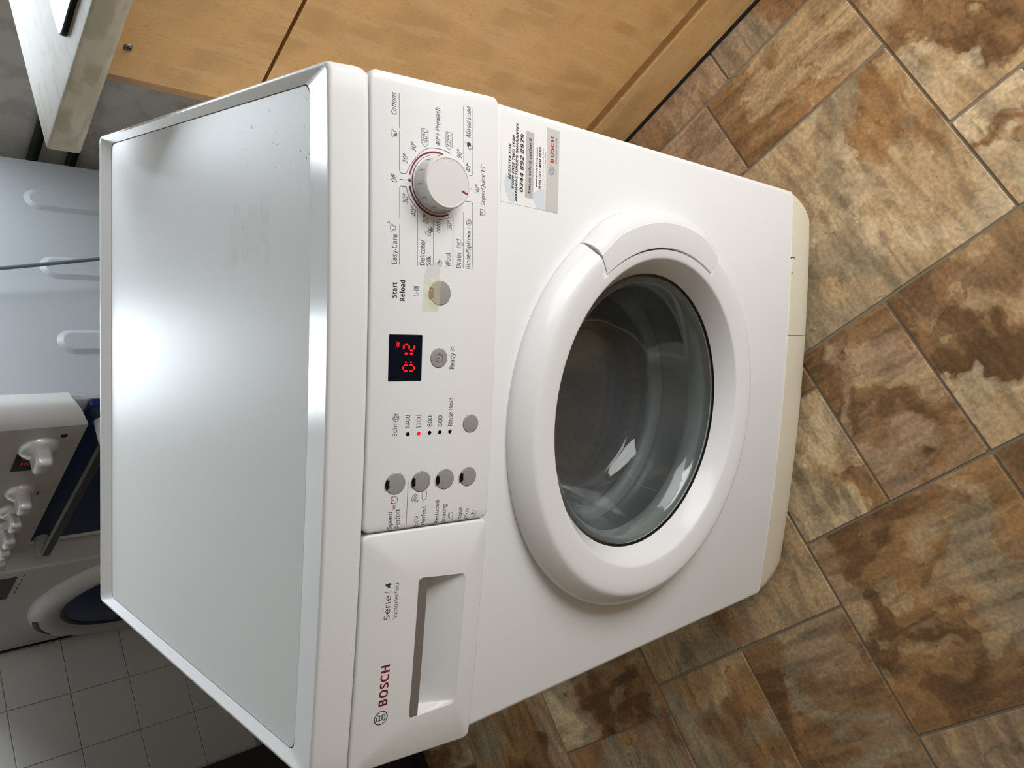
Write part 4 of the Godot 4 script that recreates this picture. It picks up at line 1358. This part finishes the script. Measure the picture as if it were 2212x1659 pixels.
func build_worktop():
	var K := unit("worktop", "marbled cream laminate worktop ending in a sawn edge above the cabinet", "worktop", 0.54, 0.243)
	# swept profile along local z: (x, y), front edges rounded
	var prof := [Vector2(0.606, 0.8735), Vector2(0.007, 0.8735), Vector2(0.0032, 0.8743), Vector2(0.001, 0.8762), Vector2(0.0, 0.8800), Vector2(0.0, 0.9070), Vector2(0.0006, 0.9092), Vector2(0.0022, 0.9107), Vector2(0.0045, 0.9112), Vector2(0.606, 0.9112)]
	var st := new_st()
	var se := new_st()
	for i in prof.size() - 1:
		var p: Vector2 = prof[i]
		var q: Vector2 = prof[i + 1]
		var t := st if i > 6 or i == 0 else se
		quad(t, Vector3(q.x, q.y, 0), Vector3(p.x, p.y, 0), Vector3(p.x, p.y, 1.6), Vector3(q.x, q.y, 1.6), 1)
	var endl := PackedVector3Array()
	var far := PackedVector3Array()
	for p in prof:
		endl.append(Vector3(p.x, p.y, 0.0))
		far.append(Vector3(p.x, p.y, 1.6))
	cap(st, far, -1, true)
	var o := obj("laminate_top", st, mats.laminate, K)
	obj("front_edge", se, mats.laminate_edge, o)
	st = new_st()
	cap(st, endl, -1)
	var s := obj("sawn_end", st, mat(Color(0.55, 0.43, 0.30), 0.9), K)
	tag(s, "rough sawn chipboard end")
	# steel drainer on the worktop
	var D := unit("sink_drainer", "stainless steel sink drainer with a dark front lip set into the worktop", "sink", 0.577, 0.118)
	st = new_st()
	var lo := xz(rr(0.0, 0.46, -0.95, 0.0, 0.012, 5), 0.9113)
	var mi := xz(rr(0.0, 0.46, -0.95, 0.0, 0.012, 5), 0.9165)
	loft(st, lo, mi, 1)
	obj("lip", st, mats.black, D)
	st = new_st()
	var hi := xz(rr(0.0015, 0.4585, -0.9485, -0.0015, 0.011, 5), 0.9175)
	var inn := xz(rr(0.030, 0.43, -0.90, -0.030, 0.02, 5), 0.9170)
	var low := xz(rr(0.036, 0.424, -0.89, -0.038, 0.02, 5), 0.9135)
	loft(st, mi, hi, 1); loft(st, hi, inn, 2); loft(st, inn, low, 3)
	cap(st, low, -1)
	obj("steel_tray", st, mats.steel, D)
	for k in 3:
		st = new_st()
		var g0 := rr(0.07 + 0.1 * k, 0.11 + 0.1 * k, -0.8, -0.075, 0.02, 6)
		var g1 := rr(0.078 + 0.1 * k, 0.102 + 0.1 * k, -0.79, -0.085, 0.012, 6)
		loft(st, xz(g0, 0.9136), xz(g1, 0.9172), 1)
		cap(st, xz(g1, 0.9172), 2)
		obj("drainer_rib", st, mats.steel, D)

func build_cooker():
	var K := unit("cooker", "white freestanding cooker beyond the gap with chrome knobs along its front", "cooker", 0.52, 0.785)
	# local x: 0 at the front, deeper into the wall; local z: 0 at the near side, negative further away
	var st := new_st()
	rbox(st, Vector3(0.0, 0.02, -0.60), Vector3(0.555, 0.885, -0.001), 0.004)
	obj("body", st, mats.enamel, K)
	# near side panel with three pressed upright ribs
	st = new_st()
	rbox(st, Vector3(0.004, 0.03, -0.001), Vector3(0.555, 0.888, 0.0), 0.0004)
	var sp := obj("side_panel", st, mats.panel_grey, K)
	for q in [0.452, 0.286, 0.118]:
		st = new_st()
		var a := rr(q - 0.026, q + 0.026, 0.12, 0.772, 0.026, 8)
		var b := rr(q - 0.017, q + 0.017, 0.13, 0.762, 0.017, 8)
		loft(st, xy(a, 0.0001), xy(b, 0.0042), 1)
		cap(st, xy(b, 0.0042), 2)
		obj("pressed_rib", st, mats.panel_grey, sp)
	# hob top with a thin joint under it
	st = new_st()
	rbox(st, Vector3(-0.012, 0.886, -0.602), Vector3(0.56, 0.915, 0.004), 0.006)
	obj("hob_top", st, mats.enamel, K)
	# control panel: curved white end, grey face
	st = new_st()
	var sec := []
	for i in 9:
		var t := deg_to_rad(90.0 * i / 8)
		sec.append(Vector2(-0.030 * sin(t), -0.045 * (1.0 - cos(t))))       # (x, z) round the near front corner
	for i in 8:
		var p: Vector2 = sec[i]
		var q: Vector2 = sec[i + 1]
		quad(st, Vector3(p.x, 0.885, p.y), Vector3(q.x, 0.885, q.y), Vector3(q.x * 0.9, 0.768 - 0.00375 * (i + 1), q.y), Vector3(p.x * 0.9, 0.768 - 0.00375 * i, p.y), 1)
	quad(st, Vector3(0.012, 0.885, 0.0012), Vector3(0.0, 0.885, 0.0), Vector3(0.0, 0.768, 0.0), Vector3(0.012, 0.773, 0.0012), 1)
	var cap_o := obj("panel_end", st, mats.enamel, K)
	st = new_st()
	quad(st, Vector3(-0.030, 0.885, -0.045), Vector3(-0.030, 0.885, -0.598), Vector3(-0.027, 0.736, -0.598), Vector3(-0.027, 0.738, -0.045), -1)
	quad(st, Vector3(-0.027, 0.738, -0.045), Vector3(-0.027, 0.736, -0.598), Vector3(0.0, 0.736, -0.598), Vector3(0.0, 0.738, -0.045), -1)
	quad(st, Vector3(-0.030, 0.885, -0.598), Vector3(0.0, 0.885, -0.598), Vector3(0.0, 0.736, -0.598), Vector3(-0.027, 0.736, -0.598), -1)
	var cp := obj("control_panel", st, mats.cooker_grey, K)
	var ax := Basis(Vector3.UP, -PI / 2)        # lathe axis towards -x
	for q in [[-0.115, 0.802, 1.15], [-0.285, 0.800, 0.95], [-0.365, 0.801, 0.9], [-0.445, 0.798, 0.9], [-0.505, 0.796, 0.9], [-0.560, 0.795, 0.9]]:
		var s: float = q[2]
		st = new_st()
		lathe(st, [Vector2(0.0285 * s, -0.002), Vector2(0.0285 * s, 0.003), Vector2(0.0265 * s, 0.007), Vector2(0.0235 * s, 0.011), Vector2(0.020 * s, 0.0125), Vector2(0.0185 * s, 0.016), Vector2(0.0, 0.0165)], Vector3(-0.0285, q[1], q[0]), ax, 40)
		var prev_l := PackedVector3Array()
		for e in [[-0.040, 1.0], [-0.060, 1.0], [-0.067, 0.96], [-0.0715, 0.86], [-0.0735, 0.7]]:
			var l := PackedVector3Array()
			for p in rr(-0.0185 * s * e[1], 0.0185 * s * e[1], -0.0125 * s * e[1], 0.0125 * s * e[1], 0.006 * s * e[1], 4):
				l.append(Vector3(e[0], q[1] + p.y, q[0] + p.x))
			if not prev_l.is_empty(): loft(st, l, prev_l, 9)
			prev_l = l
		cap(st, prev_l, 9, true)
		obj("knob", st, mats.chrome, cp)
	st = new_st()
	rbox(st, Vector3(-0.0305, 0.796, -0.197), Vector3(-0.0282, 0.833, -0.132), 0.0005)
	var ds := obj("clock_display", st, mats.display, cp)
	st = new_st()
	for k in 4:
		var z := -0.143 - 0.009 * k - (0.003 if k > 1 else 0.0)
		for y in [0.8085, 0.8145, 0.8205]: rbox(st, Vector3(-0.0309, y - 0.0006, z - 0.0028), Vector3(-0.0304, y + 0.0006, z + 0.0028), 0.0002)
		for zz in [-0.003, 0.003]: rbox(st, Vector3(-0.0309, 0.8085, z + zz - 0.0006), Vector3(-0.0304, 0.8205, z + zz + 0.0006), 0.0002)
	obj("display_digits", st, mats.orange, ds)
	for q in [[-0.078, 0.770], [-0.160, 0.781], [-0.190, 0.780], [-0.214, 0.780]]:
		st = new_st()
		lathe(st, [Vector2(0.0055, -0.001), Vector2(0.0055, 0.002), Vector2(0.004, 0.0028), Vector2(0.0, 0.0028)], Vector3(-0.0276, q[1], q[0]), ax, 20)
		obj("panel_button", st, mats.dark_body, cp)
	for q in [[-0.305, 0.768], [-0.372, 0.767]]:
		st = new_st()
		rbox(st, Vector3(-0.0295, q[1] - 0.0015, q[0] - 0.006), Vector3(-0.0276, q[1] + 0.0015, q[0] + 0.006), 0.0005)
		obj("panel_mark", st, mats.black, cp)
	# oven door of dark glass, white upright at its far side, long handle
	st = new_st()
	rbox(st, Vector3(-0.016, 0.36, -0.575), Vector3(-0.001, 0.742, 0.0), 0.003)
	var od := obj("oven_door", st, mats.dark_glass, K)
	for z in [-0.60]:
		st = new_st()
		rbox(st, Vector3(-0.014, 0.36, z), Vector3(-0.001, 0.730, z + 0.022), 0.003)
		obj("door_edge", st, mats.enamel, od)
	st = new_st()
	rbox(st, Vector3(-0.062, 0.700, -0.56), Vector3(-0.052, 0.722, -0.055), 0.004, 3)
	obj("handle_bar", st, mat(Color(0.25, 0.26, 0.27), 0.4, 0.3), od)
	for z in [-0.055, -0.56]:
		st = new_st()
		tube(st, PackedVector3Array([Vector3(-0.010, 0.711, z), Vector3(-0.060, 0.711, z)]), 0.014, 20)
		obj("handle_mount", st, mats.enamel if z > -0.3 else mats.cooker_grey, od)
	st = new_st()
	rbox(st, Vector3(-0.016, 0.06, -0.598), Vector3(-0.001, 0.352, -0.006), 0.003)
	obj("storage_door", st, mats.enamel, K)

func build_dryer():
	var K := unit("tumble_dryer", "grey-white round-doored laundry machine standing between cooker and tiled wall", "washing machine", 0.455, 1.402)
	# local x: 0 at the front; local z: 0 near, -0.59 far
	var st := new_st()
	rbox(st, Vector3(0.0, 0.02, -0.585), Vector3(0.58, 0.85, 0.0), 0.006)
	obj("body", st, mats.shade_white, K)
	var ax := Basis(Vector3.UP, -PI / 2)
	var c := Vector3(0.0, 0.395, -0.270)
	st = new_st()
	lathe(st, [Vector2(0.150, 0.004), Vector2(0.205, 0.010), Vector2(0.222, 0.022), Vector2(0.236, 0.028), Vector2(0.258, 0.030), Vector2(0.276, 0.024), Vector2(0.286, 0.010), Vector2(0.287, 0.0)], c, ax, 96, 0, TAU, 0.25)
	var d := obj("door", st, mats.shade_white, K)
	st = new_st()
	lathe(st, [Vector2(0.2135, 0.0145), Vector2(0.190, 0.020), Vector2(0.12, 0.030), Vector2(0.0, 0.034)], c, ax, 72)
	obj("door_glass", st, mats.dark_glass, d)
	st = new_st()
	lathe(st, [Vector2(0.219, 0.019), Vector2(0.214, 0.0205), Vector2(0.207, 0.0175)], c, ax, 72)
	obj("glass_edge_ring", st, mats.dark_body, d)
	st = new_st()
	lathe(st, [Vector2(0.268, 0.0288), Vector2(0.280, 0.0220)], c, ax, 16, deg_to_rad(98), deg_to_rad(128))
	obj("door_catch", st, mats.dark_body, d)
	st = new_st()
	rbox(st, Vector3(-0.0012, 0.748, -0.16), Vector3(0.001, 0.80, -0.03), 0.0004)
	obj("panel_label", st, mats.dark_body, K)
	st = new_st()
	for k in 5: rbox(st, Vector3(-0.001, 0.735 - 0.0, -0.035 - 0.025 * k), Vector3(0.0006, 0.738, -0.022 - 0.025 * k), 0.0002)
	obj("panel_print", st, mats.ink_grey, K)
	st = new_st()
	rbox(st, Vector3(-0.003, 0.02, -0.590), Vector3(0.3, 0.85, -0.5855), 0.001)
	obj("edge_gap", st, mats.seam, K)

func build_small_things():
	# two dark pipes along the wall behind the gap
	for q in [[0.7215, "upper"], [0.6500, "lower"]]:
		var p := unit("waste_pipe", "%s of the two dark pipes along the wall behind the gap" % q[1], "pipe", 1.136, 0.2)
		tag(p, "", "", "dark pipes on the wall")
		var st := new_st()
		tube(st, PackedVector3Array([Vector3(0, q[0], 0.035), Vector3(0, q[0], -0.75)]), 0.0105, 16)
		obj("pipe", st, mats.dark_body, p)
		for z in [-0.3, -0.05]:
			st = new_st()
			rbox(st, Vector3(-0.004, q[0] - 0.013, z - 0.006), Vector3(0.0135, q[0] + 0.013, z + 0.006), 0.002)
			obj("pipe_clip", st, mats.dark_body, p)
	# grey cable hanging in front of the cooker's side
	var C := unit("power_cable", "grey electric cable hanging in front of the cooker's side panel", "cable", 0.79, 0.76)
	var pts := PackedVector3Array()
	for i in 25:
		var t := i / 24.0
		pts.append(Vector3(lerpf(-0.04, 0.09, pow(t, 1.4)), lerpf(0.99, 0.35, t), 0.0 + 0.02 * sin(t * 3.0)))
	var sc := new_st()
	tube(sc, pts, 0.0036, 12)
	obj("cord", sc, mats.cable, C)
	# tall dark appliance left of the tiles
	var F := unit("tall_dark_cabinet", "tall dark cabinet at the left edge, standing on the floor before the tiled wall", "cabinet", -0.073, 1.30)
	var st := new_st()
	rbox(st, Vector3(-0.60, 0.035, -0.65), Vector3(0.0, 1.75, 0.0), 0.006)
	obj("body", st, mats.dark_body, F)
	st = new_st()
	rbox(st, Vector3(-0.59, 0.001, -0.64), Vector3(-0.01, 0.034, -0.012), 0.001)
	obj("base", st, mats.seam, F)
